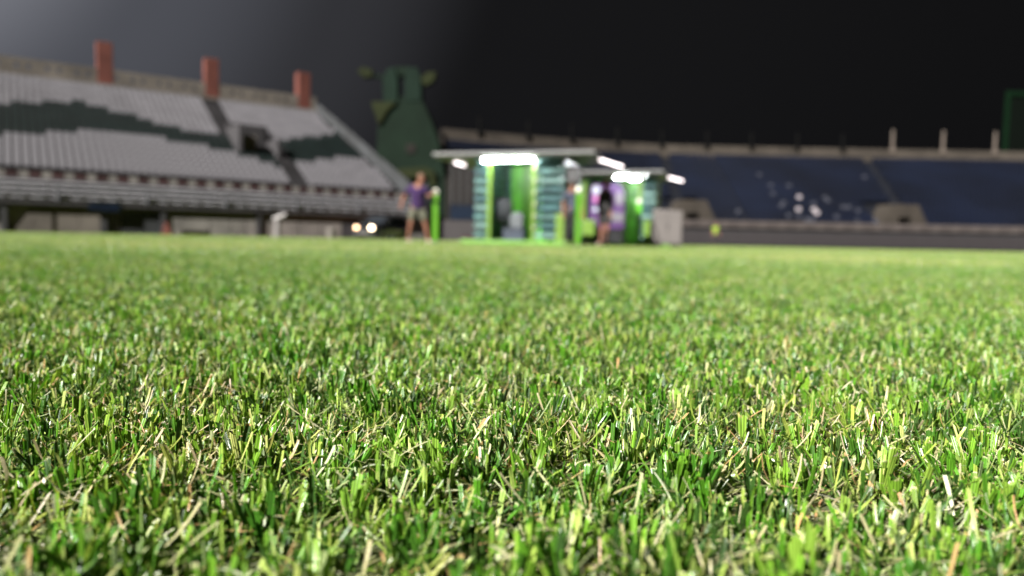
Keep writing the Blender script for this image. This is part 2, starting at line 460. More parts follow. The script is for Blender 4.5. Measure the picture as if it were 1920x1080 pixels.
def near_tile(S=0.12):
    ch = []
    # upright shoots: each a fan of blades cut level by the mower
    nt_ = 118
    tx = rng.uniform(-S / 2, S / 2, (nt_, 2))
    # clumping
    cl = rng.uniform(-S / 2, S / 2, (34, 2))
    kk = rng.integers(0, 34, nt_)
    m_ = rng.random(nt_) < 0.5
    tx[m_] = (cl[kk] + rng.normal(0, 0.0042, (nt_, 2)))[m_]
    k = rng.integers(4, 9, nt_)
    idx = np.repeat(np.arange(nt_), k)
    n = len(idx)
    toff = rng.normal(0, 0.0014, (n, 2))
    pos = np.concatenate([tx[idx] + toff, np.zeros((n, 1))], 1)
    az = rng.uniform(0, 2 * PI, n)
    lean = np.abs(rng.normal(0, 0.17, n)) + 0.02
    tl = rng.normal(0, 0.16, (nt_, 1))[idx][:, 0]
    lean = lean + np.abs(tl) * 0.6
    L = np.clip(rng.normal(0.0208, 0.0036, nt_)[idx] * rng.uniform(0.60, 1.10, n), 0.008, 0.029)
    W = np.clip(rng.normal(0.00145, 0.0005, n) * np.where(rng.random(nt_) < 0.3, 1.55, 1.0)[idx], 0.0006, 0.0038)
    faz = az + PI / 2 + rng.normal(0, 0.5, n)
    tg = rng.integers(0, len(GREEN), nt_)[idx]; dk = rng.uniform(0.62, 1.25, nt_)[idx][:, None]
    base = np.array(GREEN)[tg] * dk * (1 + rng.uniform(-0.25, 0.25, (n, 1)))
    yl = rng.random(n) < 0.20
    base[yl] = pick(YELLOW, yl.sum())
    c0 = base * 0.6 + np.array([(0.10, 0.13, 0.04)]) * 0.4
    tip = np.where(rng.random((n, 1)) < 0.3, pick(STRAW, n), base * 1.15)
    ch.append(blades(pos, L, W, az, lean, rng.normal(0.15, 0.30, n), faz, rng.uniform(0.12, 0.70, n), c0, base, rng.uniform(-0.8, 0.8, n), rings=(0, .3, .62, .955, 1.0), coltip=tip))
    # stout tufts standing out of the rest: broad parallel blades
    nb_ = 11
    bx_ = rng.uniform(-S / 2, S / 2, (nb_, 2))
    kb = rng.integers(6, 12, nb_)
    ix = np.repeat(np.arange(nb_), kb); n = len(ix)
    da = rng.uniform(0, 2 * PI, n)
    rad = np.abs(rng.normal(0, 0.0030, n))
    pos = np.concatenate([bx_[ix] + np.stack([np.cos(da), np.sin(da)], 1) * rad[:, None], np.zeros((n, 1))], 1)
    base = np.array(GREEN)[rng.integers(0, 4, nb_)[ix]] * rng.uniform(0.75, 1.15, (n, 1))
    tip = np.where(rng.random((n, 1)) < 0.25, pick(STRAW, n), base * 1.2)
    Lb = rng.uniform(0.021, 0.028, nb_)[ix] * rng.uniform(0.70, 1.05, n)
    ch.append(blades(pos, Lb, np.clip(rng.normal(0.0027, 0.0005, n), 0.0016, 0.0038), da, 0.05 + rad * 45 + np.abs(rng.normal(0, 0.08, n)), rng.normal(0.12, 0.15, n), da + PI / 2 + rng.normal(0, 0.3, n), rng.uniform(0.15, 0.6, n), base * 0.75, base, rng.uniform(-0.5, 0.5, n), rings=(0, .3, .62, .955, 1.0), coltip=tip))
    # leaves bent over, pointed
    n = 130
    pos = np.concatenate([rng.uniform(-S / 2, S / 2, (n, 2)), rng.uniform(0, 0.006, (n, 1))], 1)
    az = rng.uniform(0, 2 * PI, n)
    base = np.where(rng.random((n, 1)) < 0.55, pick(YELLOW, n), pick(GREEN, n))
    ch.append(blades(pos, rng.uniform(0.009, 0.025, n), np.clip(rng.normal(0.0016, 0.0006, n), 0.0008, 0.0034), az, rng.uniform(0.35, 1.1, n), rng.uniform(-0.2, 1.3, n), az + PI / 2 + rng.normal(0, 0.3, n), rng.uniform(0.05, 0.40, n), base * 0.9, base, np.zeros(n), point=True))
    # clippings thrown on top and leaning between the shoots
    n = 640
    pos = np.concatenate([rng.uniform(-S / 2, S / 2, (n, 2)), rng.uniform(0.003, 0.0165, (n, 1))], 1)
    az = rng.uniform(0, 2 * PI, n)
    r = rng.random((n, 1))
    base = np.where(r < 0.46, pick(STRAW, n), np.where(r < 0.82, pick(YELLOW, n), pick(GREEN, n)))
    ch.append(blades(pos, rng.uniform(0.006, 0.021, n), np.clip(rng.normal(0.0008, 0.0004, n), 0.0003, 0.0022), az, rng.uniform(0.75, 1.75, n), rng.normal(0, 0.6, n), az + PI / 2 + rng.normal(0, 0.25, n), rng.uniform(-0.1, 0.25, n), base, base, rng.uniform(-0.3, 0.3, n)))
    # small scraps of clippings, near white to paint in the sparkle of light
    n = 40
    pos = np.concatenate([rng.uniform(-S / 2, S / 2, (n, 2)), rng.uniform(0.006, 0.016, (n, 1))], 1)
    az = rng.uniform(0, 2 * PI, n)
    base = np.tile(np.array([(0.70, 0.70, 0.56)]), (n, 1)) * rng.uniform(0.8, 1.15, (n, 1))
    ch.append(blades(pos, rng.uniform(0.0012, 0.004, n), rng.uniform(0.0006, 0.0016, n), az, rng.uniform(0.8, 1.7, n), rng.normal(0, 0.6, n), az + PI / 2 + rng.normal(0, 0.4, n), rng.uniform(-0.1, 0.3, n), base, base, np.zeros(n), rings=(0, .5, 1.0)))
    # fine thatch near the soil
    n = 330
    pos = np.concatenate([rng.uniform(-S / 2, S / 2, (n, 2)), rng.uniform(0.0, 0.006, (n, 1))], 1)
    az = rng.uniform(0, 2 * PI, n)
    r = rng.random((n, 1))
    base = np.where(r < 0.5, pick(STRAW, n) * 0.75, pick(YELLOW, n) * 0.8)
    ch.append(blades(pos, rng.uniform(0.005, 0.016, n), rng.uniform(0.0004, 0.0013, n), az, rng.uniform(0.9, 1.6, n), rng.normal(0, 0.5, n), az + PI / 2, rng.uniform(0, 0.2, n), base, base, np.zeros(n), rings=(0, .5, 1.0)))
    return ch


def far_tile(S=0.6, n1=5200):
    ch = []
    n = n1
    pos = np.concatenate([rng.uniform(-S / 2, S / 2, (n, 2)), np.zeros((n, 1))], 1)
    az = rng.uniform(0, 2 * PI, n)
    r = rng.random((n, 1))
    base = np.where(r < 0.54, pick(GREEN, n), np.where(r < 0.88, pick(YELLOW, n), pick(STRAW, n)))
    ch.append(blades(pos, rng.uniform(0.011, 0.022, n), rng.uniform(0.0025, 0.0055, n), az, np.abs(rng.normal(0, 0.4, n)), rng.uniform(0, 0.6, n), az + PI / 2 + rng.normal(0, 0.5, n), rng.uniform(0, 0.3, n), base, base, np.zeros(n), rings=(0, 1.0)))
    return ch


tiles = bpy.data.collections.new('turf_pieces')
NV, NFAR = 14, 4
for i in range(NV):
    tiles.objects.link(bpy.data.objects.new('grass_tuft', join_mesh('grass_tuft', near_tile())))
for i in range(NFAR):
    tiles.objects.link(bpy.data.objects.new('turf_patch', join_mesh('turf_patch', far_tile())))

pts, var, rot, scl = [], [], [], []
GS = 0.80                      # real size of the turf: shoots about 17 mm high
S = 0.12 * GS
YN = 3.0
for j in range(int(-0.36 / S), int(YN / S)):
    y = (j + 0.5) * S
    hx = 0.80 * max(y, 0) + 0.75
    for i in range(int(-hx / S) - 1, int(hx / S) + 1):
        pts.append(((i + 0.5) * S + random.uniform(-.004, .004), y + random.uniform(-.004, .004), 0))
        var.append(random.randrange(NV)); rot.append((random.uniform(-.03, .03), random.uniform(-.03, .03), random.randrange(4) * PI / 2))
        scl.append((random.choice((-1, 1)) * GS, GS, GS * random.uniform(0.92, 1.12)))
S2 = 0.6
y0 = int(YN / S) * S
j = 0
while y0 + j * S2 < 50:
    y = y0 + (j + 0.5) * S2
    hx = 0.78 * y + 2.5
    for i in range(int(-hx / S2) - 1, int(hx / S2) + 1):
        x = (i + 0.5) * S2
        if -0.5736 * x + 0.8192 * y > 49.5:      # stays clear of the left stand
            continue
        pts.append((x, y, 0)); var.append(NV + random.randrange(NFAR)); rot.append((0, 0, random.randrange(4) * PI / 2)); scl.append((1, 1, random.uniform(0.7, 0.85)))
    j += 1
gm_ = bpy.data.meshes.new('grass')
gm_.from_pydata(pts, [], [])
a = gm_.attributes.new('variant', 'INT', 'POINT'); a.data.foreach_set('value', var)
a = gm_.attributes.new('turn', 'FLOAT_VECTOR', 'POINT'); a.data.foreach_set('vector', np.array(rot).ravel())
a = gm_.attributes.new('size', 'FLOAT_VECTOR', 'POINT'); a.data.foreach_set('vector', np.array(scl, dtype=float).ravel())
gm_.materials.append(GM)
grass = bpy.data.objects.new('grass', gm_)
COL.objects.link(grass)
tag(grass, 'short mown green turf with pale clippings covering the whole pitch', 'grass', None, 'stuff')
ng = bpy.data.node_groups.new('scatter_turf', 'GeometryNodeTree')
ng.interface.new_socket('Geometry', in_out='INPUT', socket_type='NodeSocketGeometry')
ng.interface.new_socket('Geometry', in_out='OUTPUT', socket_type='NodeSocketGeometry')
gi = ng.nodes.new('NodeGroupInput'); go = ng.nodes.new('NodeGroupOutput')
ip = ng.nodes.new('GeometryNodeInstanceOnPoints')
ci = ng.nodes.new('GeometryNodeCollectionInfo')
ci.inputs['Collection'].default_value = tiles
ci.inputs['Separate Children'].default_value = True
ci.inputs['Reset Children'].default_value = True
def na(name, typ):
    x = ng.nodes.new('GeometryNodeInputNamedAttribute'); x.data_type = typ; x.inputs['Name'].default_value = name
    return x.outputs['Attribute']
ip.inputs['Pick Instance'].default_value = True
ng.links.new(gi.outputs[0], ip.inputs['Points'])
ng.links.new(ci.outputs[0], ip.inputs['Instance'])
ng.links.new(na('variant', 'INT'), ip.inputs['Instance Index'])
ng.links.new(na('turn', 'FLOAT_VECTOR'), ip.inputs['Rotation'])
ng.links.new(na('size', 'FLOAT_VECTOR'), ip.inputs['Scale'])
ng.links.new(ip.outputs[0], go.inputs[0])
md = grass.modifiers.new('scatter', 'NODES'); md.node_group = ng

# ------------------------------------------------------------------ left grandstand (local x along the front, local y into the stand)
TH = math.atan2(0.5736, 0.8192)
Nv = Vector((-0.5736, 0.8192, 0)); Tv = Vector((0.8192, 0.5736, 0))
G = empty('grandstand', Nv * 53.0, TH)
tag(G, 'long concrete grandstand of white seats with a dark green band and red pillars', 'grandstand')
SL = -13.0


def send(y):                     # the right-hand end of the stand splays out a little to the front
    return 25.9 + max(0, 20 - y) * 0.13


def gpoint(px, py, y):
    """local s where the view through a photo point meets the stand at local depth y"""
    d = FWD + RGT * ((px - 960) / FPX) + UPV * ((540 - py) / FPX)
    k = (53 + y) / (Nv.x * d.x + Nv.y * d.y)
    return (Tv.x * d.x + Tv.y * d.y) * k, CAM_H + d.z * k


# deck and stepped terrace
prof = [(0, 1.75), (0, 2.0)]
BZ = []
y, z = 0.0, 2.0
for i in range(4):
    BZ.append((y, z)); prof += [(y + 0.62, z), (y + 0.62, z + 0.36)]; y += 0.62; z += 0.36
prof += [(3.0, z)]
z0 = 3.75
prof += [(3.0, z0)]
y = 3.3
ROWS = []
NR = 21
tread, rise = 16.3 / NR, (12.85 - 3.95) / NR
prof += [(y, z0)]
z = z0
for i in range(NR):
    z += rise if i else 0.2
    prof += [(y, z)]
    ROWS.append((y, z))
    y += tread
    prof += [(y, z)]
YB = y
prof += [(20.6, z), (20.6, 0.0), (1.2, 0.0), (1.2, 1.75)]
mb = MB()
nP = len(prof)
vs = [(SL, p[0], p[1]) for p in prof] + [(send(p[0]), p[0], p[1]) for p in prof]
mb.add(vs, [(i, (i + 1) % nP, nP + (i + 1) % nP, nP + i) for i in range(nP)] + [tuple(range(nP))[::-1], tuple(range(nP, 2 * nP))])
mb.build('terrace', M['concrete_dark'], G)
# bleacher planks: four long white rows
for (yy, zz) in BZ:
    s0 = SL
    while s0 < send(yy) - 0.4:
        s1 = min(s0 + 4.9, send(yy) - 0.3)
        MB().box(s0, s1, yy + 0.14, yy + 0.50, zz + 0.16, zz + 0.24).box(s0, s1, yy + 0.46, yy + 0.50, zz + 0.0, zz + 0.16).build('bench', M['bench'], G)
        s0 += 4.95
# railing in front of the benches
for k in range(0, 42):
    s_ = SL + 0.3 + k * 1.0
    if s_ < send(0):
        MB().tube((s_, 0.03, 2.0), (s_, 0.03, 3.02), 0.03 if k % 5 else 0.08, n=6).build('railing_post', M['rail'], G)
mb = MB()
for zz in (2.35, 2.68, 3.02):
    mb.tube((SL, 0.03, zz), (send(0), 0.03, zz), 0.022, n=6)
mb.build('railing', M['rail'], G)
# low wall at the foot of the seats, maroon boards between pale ones
s_ = SL
k = 0
while s_ < send(3) - 0.7:
    MB().box(s_, s_ + 0.66, 2.90, 2.975, 3.50, 3.95).build('board', M['maroon'], G)
    MB().box(s_ + 0.68, s_ + 1.24, 2.92, 2.975, 3.50, 3.98).build('board', M['stair'], G)
    s_ += 1.26
MB().tube((SL, 2.86, 4.22), (send(3), 2.86, 4.22), 0.03, n=6).tube((SL, 2.86, 3.44), (send(3), 2.86, 3.44), 0.05, n=6).build('handrail', M['rail'], G)

# seats
seat_mb = MB()
seat_mb.box(-0.18, 0.18, 0.10, 0.50, 0.36, 0.42)
seat_mb.prism([(0.46, 0.38), (0.52, 0.38), (0.60, 0.80), (0.55, 0.80)], -0.18, 0.18, axis='x')
seat_mb.box(-0.05, 0.05, 0.36, 0.46, 0.0, 0.36)
me_white = seat_mb.mesh('seat', M['white_seat'])
me_green = seat_mb.mesh('seat', M['green_seat'])
gt = [(-9, 11.0), (-4, 12.4), (-0.67, 13.35), (1.34, 14.28), (4.61, 15.35), (6.04, 14.56), (8.25, 13.71), (10.06, 12.51), (11.99, 11.96), (14.51, 11.93), (15.69, 11.37), (18, 10.6), (19.37, 11.54), (21.67, 12.69), (24.04, 13.68), (26.98, 15.07), (30, 16)]
gb = [(-9, 7.6), (-4, 8.2), (-0.67, 8.75), (1.2, 9.37), (4.25, 10.48), (7.93, 11.18), (9.73, 10.43), (11.63, 10.07), (14.28, 9.07), (16.2, 8.27), (17.62, 7.19), (20.26, 8.41), (22.47, 9.32), (25.86, 10.26), (30, 11.2)]
gtx, gty = zip(*gt); gbx, gby = zip(*gb)
allseats = []
for (yy, zz) in ROWS[:-1]:
    s_ = SL + 0.25
    while s_ < send(yy) - 0.9:
        aisle = (14.5 < s_ < 15.9 and yy > 10.5) or (18.0 < s_ < 19.4 and yy < 9.2) or (15.0 < s_ < 18.9 and 7.6 < yy < 12.8)
        aisle = aisle or (-6.2 < s_ < -5.0)
        if not aisle:
            gr = np.interp(s_, gbx, gby) - 1.35 < yy + 0.3 < np.interp(s_, gtx, gty) - 0.75
            wp = Nv * (53 + yy) + Tv * s_
            inview = abs(wp.x / wp.y) < 0.75
            allseats.append((wp.length if inview else 900 + wp.length, s_, yy, zz, gr))
        s_ += 0.5
allseats.sort()
for (d, s_, yy, zz, gr) in allseats[:300]:
    inst('seat', me_green if gr else me_white, G, TR(s_, yy, zz))
mb = MB()
for (d, s_, yy, zz, gr) in allseats[300:]:
    mb.add(seat_mb.v, seat_mb.f, 1 if gr else 0, TR(s_, yy, zz))
o = mb.build('seating', [M['white_seat'], M['green_seat']], G)
o['kind'] = 'stuff'
# stairs in the aisles
for a, b_, lo, hi in ((14.6, 15.7, 10.5, 99), (18.1, 19.3, -1, 9.2), (-6.0, -5.0, -1, 99)):
    mb = MB()
    for (yy, zz) in ROWS[:-1]:
        if lo < yy < hi:
            mb.box(a, b_, yy + 0.004, yy + tread * 0.5, zz + 0.004, zz + rise * 0.55)
            mb.box(a, b_, yy + tread * 0.5, yy + tread - 0.004, zz + 0.004, zz + rise * 0.9)
    mb.build('stairs', M['concrete_dark'], G)
# vomitory: a concrete mouth with raking side walls
yv, zv = 7.9, 6.25
mb = MB()
mb.box(15.2, 15.5, yv, yv + 5.0, zv - 0.6, zv + 2.95)
mb.box(18.3, 18.6, yv, yv + 5.0, zv - 0.6, zv + 2.0)
mb.box(15.5, 18.3, yv + 3.6, yv + 3.9, zv, zv + 3.3)
mb.box(15.2, 18.6, yv + 3.9, yv + 4.3, zv + 2.0, zv + 3.45)
mb.build('vomitory', M['concrete_dark'], G)
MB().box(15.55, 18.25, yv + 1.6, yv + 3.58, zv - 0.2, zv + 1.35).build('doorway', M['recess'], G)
MB().box(15.52, 16.9, yv + 1.2, yv + 1.5, zv - 0.4, zv + 2.2).build('wall', M['concrete_warm'], G)
# parapet along the top, with pairs of square holes
P0, P1 = 12.85, 14.45
YP = 20.0
mb = MB()
mb.box(SL, 25.9, YP, YP + 0.35, P0, 13.62)
mb.box(SL, 25.9, YP, YP + 0.35, 14.02, P1)
mb.box(SL, 25.9, YP - 0.35, YP - 0.002, P0, P0 + 0.28)
s_ = SL
holes = []
k = 0
base_s = gpoint(100, 120, YP)[0]
c = base_s - 2.15 * 12
while c < 25.5:
    holes += [c - 0.41, c + 0.41]; c += 2.15
edge = SL
for h in holes:
    if h - 0.16 <= edge or h > 25.5: continue
    mb.box(edge, h - 0.16, YP, YP + 0.35, 13.62, 14.02); edge = h + 0.16
mb.box(edge, 25.9, YP, YP + 0.35, 13.62, 14.02)
mb.build('parapet', M['concrete_warm'], G)
for s_ in (6.88 - 9.05, 6.88, 15.78, 24.68):
    MB().box(s_ - 0.62, s_ + 0.62, YP - 0.02, YP + 1.1, 12.9, 16.8).build('pillar', M['red'], G, bevel=0.03)
# raking end wall
mb = MB()
vsl = []
for (yy, zt, zb_) in ((2.6, 4.6, 0), (20.3, 13.9, 0)):
    for dx in (0.0, 0.35):
        vsl += [(send(yy) + 0.01 + dx, yy, zb_), (send(yy) + 0.01 + dx, yy, zt)]
mb.add(vsl, [(0, 1, 3, 2), (4, 6, 7, 5), (0, 4, 5, 1), (2, 3, 7, 6), (1, 5, 7, 3), (0, 2, 6, 4)])
mb.build('end_wall', M['recess'], G)
# ground storey under the deck
MB().box(SL, send(0) - 0.2, 0.45, 1.196, 0, 1.748).build('back_wall', M['stair'], G)


def gpanel(px0, px1, y, z0_, z1_, m, slope=0.0, name='wall_panel', th=0.14, label=None):
    a = gpoint(px0, 430, y)[0]; b_ = gpoint(px1, 430, y)[0]
    o_ = MB().prism([(a, z0_), (b_, z0_), (b_, z1_), (a + slope, z1_)], y, y + th).build(name, m, G)
    if label: o_['label'] = label
    return o_


for a, b_, sl in ((24, 64, 0.95), (65, 98, 0), (99, 107, 0), (108, 148, 0), (149, 188, 0)):
    gpanel(a, b_, 0.22 if b_ != 107 else 0.30, 0, 1.42, M['concrete_warm'], sl)
for a, b_ in ((192, 202), (206, 224)):
    gpanel(a, b_, 0.28, 0, 1.35, M['grey_trim'], name='door')
for a, b_ in ((228, 262), (264, 300)):
    gpanel(a, b_, 0.30, 0, 1.5, M['recess'], name='shutter')
for a, b_ in ((316, 340), (396, 432), (434, 458), (460, 480), (500, 560), (562, 600), (602, 640)):
    gpanel(a, b_, 0.22, 0, 1.25, M['stair'])
gpanel(341, 394, 0.22, 0.35, 1.3, M['stair'])
for a, b_ in ((642, 690), (692, 740)):
    gpanel(a, b_, 0.22, 0, 1.25, M['charcoal'])
gpanel(168, 226, -0.10, 1.45, 1.98, M['blue_sheet'], name='awning', th=0.09, label='dark blue sheet hung over the doorway')
for px in (2, 190, 302, 482):
    a = gpoint(px, 430, 0.2)[0]
    MB().box(a, a + 0.3, 0.10, 0.448, 0, 1.748).build('column', M['charcoal'], G)

# ------------------------------------------------------------------ far blue stand (ruled between a front line and a rim line)
FB = [(-5, 59.5), (3, 62.5), (12, 64.4), (22, 65), (46, 65), (66, 63.5), (84, 59)]
FR = [(-7.9, 78), (4, 83), (15, 86.3), (24, 87), (46, 87), (70, 86), (92, 80)]
B = empty('far_stand', (22, 65, 0))
tag(B, 'curved far stand of dark blue seats under a beige concrete rim, across the pitch', 'grandstand')
B_OFF = Vector((22, 65, 0))


def fline(f):
    return [Vector((a[0] + (b_[0] - a[0]) * f, a[1] + (b_[1] - a[1]) * f, 0)) - B_OFF for a, b_ in zip(FB, FR)]


def smoothline(pts_, step=1.0):
    """even points along a polyline, corners eased by Catmull-Rom"""
    out = []
    for i in range(len(pts_) - 1):
        p0 = pts_[max(i - 1, 0)]; p1 = pts_[i]; p2 = pts_[i + 1]; p3 = pts_[min(i + 2, len(pts_) - 1)]
        nn = max(2, int((p2 - p1).length / step))
        for j in range(nn):
            t = j / nn
            out.append(0.5 * ((2 * p1) + (p2 - p0) * t + (2 * p0 - 5 * p1 + 4 * p2 - p3) * t * t + (3 * p1 - p0 - 3 * p2 + p3) * t ** 3))
    out.append(pts_[-1])
    return out


def NL(f, k=56):
    """k+1 matched points on the line at fraction f"""
    pl = []
    src = fline(f)
    for q in range(k + 1):
        u_ = q / k * (len(src) - 1)
        i = min(int(u_), len(src) - 2); t = u_ - i
        p0 = src[max(i - 1, 0)]; p1 = src[i]; p2 = src[i + 1]; p3 = src[min(i + 2, len(src) - 1)]
        pl.append(0.5 * ((2 * p1) + (p2 - p0) * t + (2 * p0 - 5 * p1 + 4 * p2 - p3) * t * t + (3 * p1 - p0 - 3 * p2 + p3) * t ** 3))
    return pl


def strip(mb, f0, z0_, f1, z1_, mi=0):
    a, b_ = NL(f0), NL(f1)
    n_ = len(a)
    mb.add([(p.x, p.y, z0_) for p in a] + [(p.x, p.y, z1_) for p in b_], [(i, i + 1, n_ + i + 1, n_ + i) for i in range(n_ - 1)], mi)


mb = MB()
strip(mb, 0.0, 0.0, 0.0, 1.62)
strip(mb, 0.0, 1.62, 0.05, 1.62)
mb.build('front_wall', M['recess'], B)
# dark groove, then coping blocks
ln = smoothline(fline(0.0), 0.25)
acc = [0.0]
for p, q in zip(ln, ln[1:]): acc.append(acc[-1] + (q - p).length)
def along(dist, table=(ln, acc)):
    L_, A_ = table
    import bisect
    i = min(max(bisect.bisect(A_, dist) - 1, 0), len(L_) - 2)
    t = (dist - A_[i]) / max(1e-6, A_[i + 1] - A_[i])
    p = L_[i].lerp(L_[i + 1], t); d = (L_[i + 1] - L_[i]).normalized()
    return p, d
def frame(p, d):
    y_ = Vector((-d.y, d.x, 0))
    return Matrix(((d.x, y_.x, 0, p.x), (d.y, y_.y, 0, p.y), (0, 0, 1, 0), (0, 0, 0, 1)))
cop = MB().box(-0.87, 0.87, -0.22, 0.55, 1.66, 2.32).mesh('coping', M['coping'])
brd = MB().box(-0.87, 0.87, -0.10, -0.02, 0.10, 1.38).mesh('board', M['grey_trim'])
dist = 1.0
while dist < acc[-1] - 1:
    p, d = along(dist)
    T = frame(p, d)
    inst('coping', cop, B, T)
    inst('board', brd, B, T)
    dist += 1.76
mb = MB()
NRB = 24
zb0, zb1 = 2.0, 10.35
for i in range(NRB):
    f0 = 0.04 + 0.90 * i / NRB; f1 = 0.04 + 0.90 * (i + 1) / NRB
    zz = zb0 + (zb1 - zb0) * i / NRB; zn = zb0 + (zb1 - zb0) * (i + 1) / NRB
    strip(mb, f0, zz, f1, zz); strip(mb, f1, zz, f1, zn)
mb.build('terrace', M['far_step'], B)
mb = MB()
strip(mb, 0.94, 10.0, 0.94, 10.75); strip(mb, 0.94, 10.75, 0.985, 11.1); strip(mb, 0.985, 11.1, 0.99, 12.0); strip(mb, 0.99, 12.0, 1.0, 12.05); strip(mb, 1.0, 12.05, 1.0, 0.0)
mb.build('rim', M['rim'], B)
# end face of the far stand
a0, a1 = NL(0.0)[0], NL(1.0)[0]
mb = MB()
mb.add([(a0.x, a0.y, 0), (a1.x, a1.y, 0), (a1.x, a1.y, 12.0), (a0.x, a0.y, 2.2), (a0.x - .3, a0.y - .1, 0), (a1.x - .3, a1.y - .1, 0), (a1.x - .3, a1.y - .1, 12.0), (a0.x - .3, a0.y - .1, 2.2)],
       [(0, 1, 2, 3), (4, 7, 6, 5), (0, 4, 5, 1), (3, 2, 6, 7), (0, 3, 7, 4), (1, 5, 6, 2)])
mb.build('end_wall', M['brown_wall'], B)
# seats: thousands, one part
bx = MB(); bx.box(-0.21, 0.21, 0.08, 0.42, 0.34, 0.41); bx.box(-0.21, 0.21, 0.42, 0.50, 0.38, 0.80)
mb = MB()
mouths = (at(1296, 400, 66).x - 22, at(1697, 400, 66).x - 22)
aisles = ((at(1640, 310, 84).x - 22, at(1692, 385, 68).x - 22), (at(1250, 310, 84).x - 22, at(1275, 385, 68).x - 22))
seat_spots = []
for i in range(NRB):
    f0 = 0.04 + 0.90 * i / NRB
    zz = zb0 + (zb1 - zb0) * i / NRB
    L_ = smoothline(fline(f0 + 0.004), 0.5)
    for p, q in zip(L_, L_[1:]):
        if p.x > 68 - 22 + 4: continue
        if any(abs(p.x - m_) < 2.3 - i * 0.12 and i < 7 for m_ in mouths): continue
        fr = i / NRB
        if any(abs(p.x - (a_[1] + (a_[0] - a_[1]) * fr)) < 0.55 for a_ in aisles): continue
        mb.add(bx.v, bx.f, 0, frame(p + Vector((0, 0, 0)), (q - p).normalized()) @ Matrix.Translation((0, 0, zz)))
        seat_spots.append((p, q, zz, i))
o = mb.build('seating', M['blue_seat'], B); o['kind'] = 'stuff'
glint_me = bx.mesh('seat', M['glint_seat'])  # glints of light on the blue seats, put in as pale copies
glint_dim_me = bx.mesh('seat', M['glint_seat_dim'])
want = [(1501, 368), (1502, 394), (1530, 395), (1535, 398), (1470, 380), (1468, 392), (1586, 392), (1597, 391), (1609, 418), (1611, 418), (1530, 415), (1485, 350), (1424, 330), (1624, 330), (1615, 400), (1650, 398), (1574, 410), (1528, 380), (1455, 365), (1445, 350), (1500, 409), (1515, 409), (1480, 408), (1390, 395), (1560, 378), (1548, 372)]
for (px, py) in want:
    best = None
    for (p, q, zz, i) in seat_spots:
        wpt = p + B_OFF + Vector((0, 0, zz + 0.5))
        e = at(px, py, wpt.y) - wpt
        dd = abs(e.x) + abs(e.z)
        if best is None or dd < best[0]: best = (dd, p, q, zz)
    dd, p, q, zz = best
    o = inst('seat', glint_me if want.index((px, py)) < 4 else glint_dim_me, B, frame(p, (q - p).normalized()) @ Matrix.Translation((0, -0.03, zz + 0.004)))
    o['label'] = 'seat coloured pale to stand for a light glint among the blue ones'
# aisle stairs
for a_ in aisles:
    mb = MB()
    for i in range(NRB):
        fr = i / NRB
        x_ = a_[1] + (a_[0] - a_[1]) * fr
        if i < 5: continue
        f0 = 0.04 + 0.90 * i / NRB
        L_ = smoothline(fline(f0), 0.5)
        p = min(L_, key=lambda v: abs(v.x - x_))
        zz = zb0 + (zb1 - zb0) * i / NRB
        mb.box(p.x - 0.5, p.x + 0.5, p.y, p.y + 0.45, zz + 0.004, zz + 0.2)
    mb.build('stairs', M['far_step'], B)
# tunnel mouths
for m_ in mouths:
    p = min(ln, key=lambda v: abs(v.x - m_))
    mb = MB()
    out_ = [(-2.9, 2.0), (2.6, 2.0), (1.6, 4.35), (-1.5, 4.35)]
    mb.prism([(-2.2, 2.33), (-0.6, 2.33), (-0.6, 2.95), (0.6, 2.95), (0.6, 2.33), (2.1, 2.33), (1.2, 4.15), (-1.3, 4.15)], 0.8, 3.4)
    o = mb.build('tunnel_mouth', M['rim'], B); o.location = (p.x, p.y, 0)
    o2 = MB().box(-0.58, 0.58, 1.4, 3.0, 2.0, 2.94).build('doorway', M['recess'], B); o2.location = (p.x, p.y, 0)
# posts standing on the rim
rl = smoothline([v for v in fline(0.985)], 0.5)
for px in (900, 990, 1073, 1156, 1240, 1325, 1408, 1495, 1582, 1672, 1770, 1866):
    p = min(rl, key=lambda v: abs(at(px, 280, v.y + 65).x - (v.x + 22)))
    hgt = 14.3 if px > 1600 else 13.7
    mm = M['mast'] if px > 1600 else M['mast_unlit']  # light falling stronger at the right is put into the post colour
    o = MB().box(-0.22, 0.22, -0.2, 0.2, 11.6, 12.1).tube((0, 0, 12.1), (0, 0, hgt), 0.16, 0.14, n=8).build('rim_post', mm, B)
    o.location = (p.x, p.y, 0)

# scoreboard at the right edge
S_ = empty('scoreboard', (68.3, 93, 0))
tag(S_, 'tall dark scoreboard with a dim green frame rising behind the far stand rim', 'scoreboard')
MB().box(-5.0, 5.0, 0.1, 0.5, 12.0, 20.2).build('screen', M['screen_dark'], S_)
for x0, x1, z0_, z1_ in ((-5.3, -4.7, 11.5, 20.6), (4.7, 5.3, 11.5, 20.6)):
    MB().box(x0, x1, -0.1, 0.08, z0_, z1_).build('frame', M['frame_green'], S_)
for z0_ in (20.0, 11.6):
    MB().box(-4.7, 4.7, -0.1, 0.08, z0_, z0_ + 0.55).build('frame', M['frame_green'], S_)
for x_ in (-4, 4):
    MB().box(x_ - .3, x_ + .3, 0.52, 1.1, 0, 19).build('leg', M['charcoal'], S_)

# ------------------------------------------------------------------ green tower between the stands
Tw = empty('green_tower', (-10, 66, 0))
tag(Tw, 'dark green tower with a forked top and olive patches between the two stands', 'tower')


def tpoly(pts_, y0, y1, m, name, Y=66.0):
    pl = []
    for (px, py) in pts_:
        p = at(px, py, Y)
        pl.append((p.x + 10, max(p.z, 0.0)))
    return MB().prism(pl, y0, y1).build(name, m, Tw, bevel=0.06)


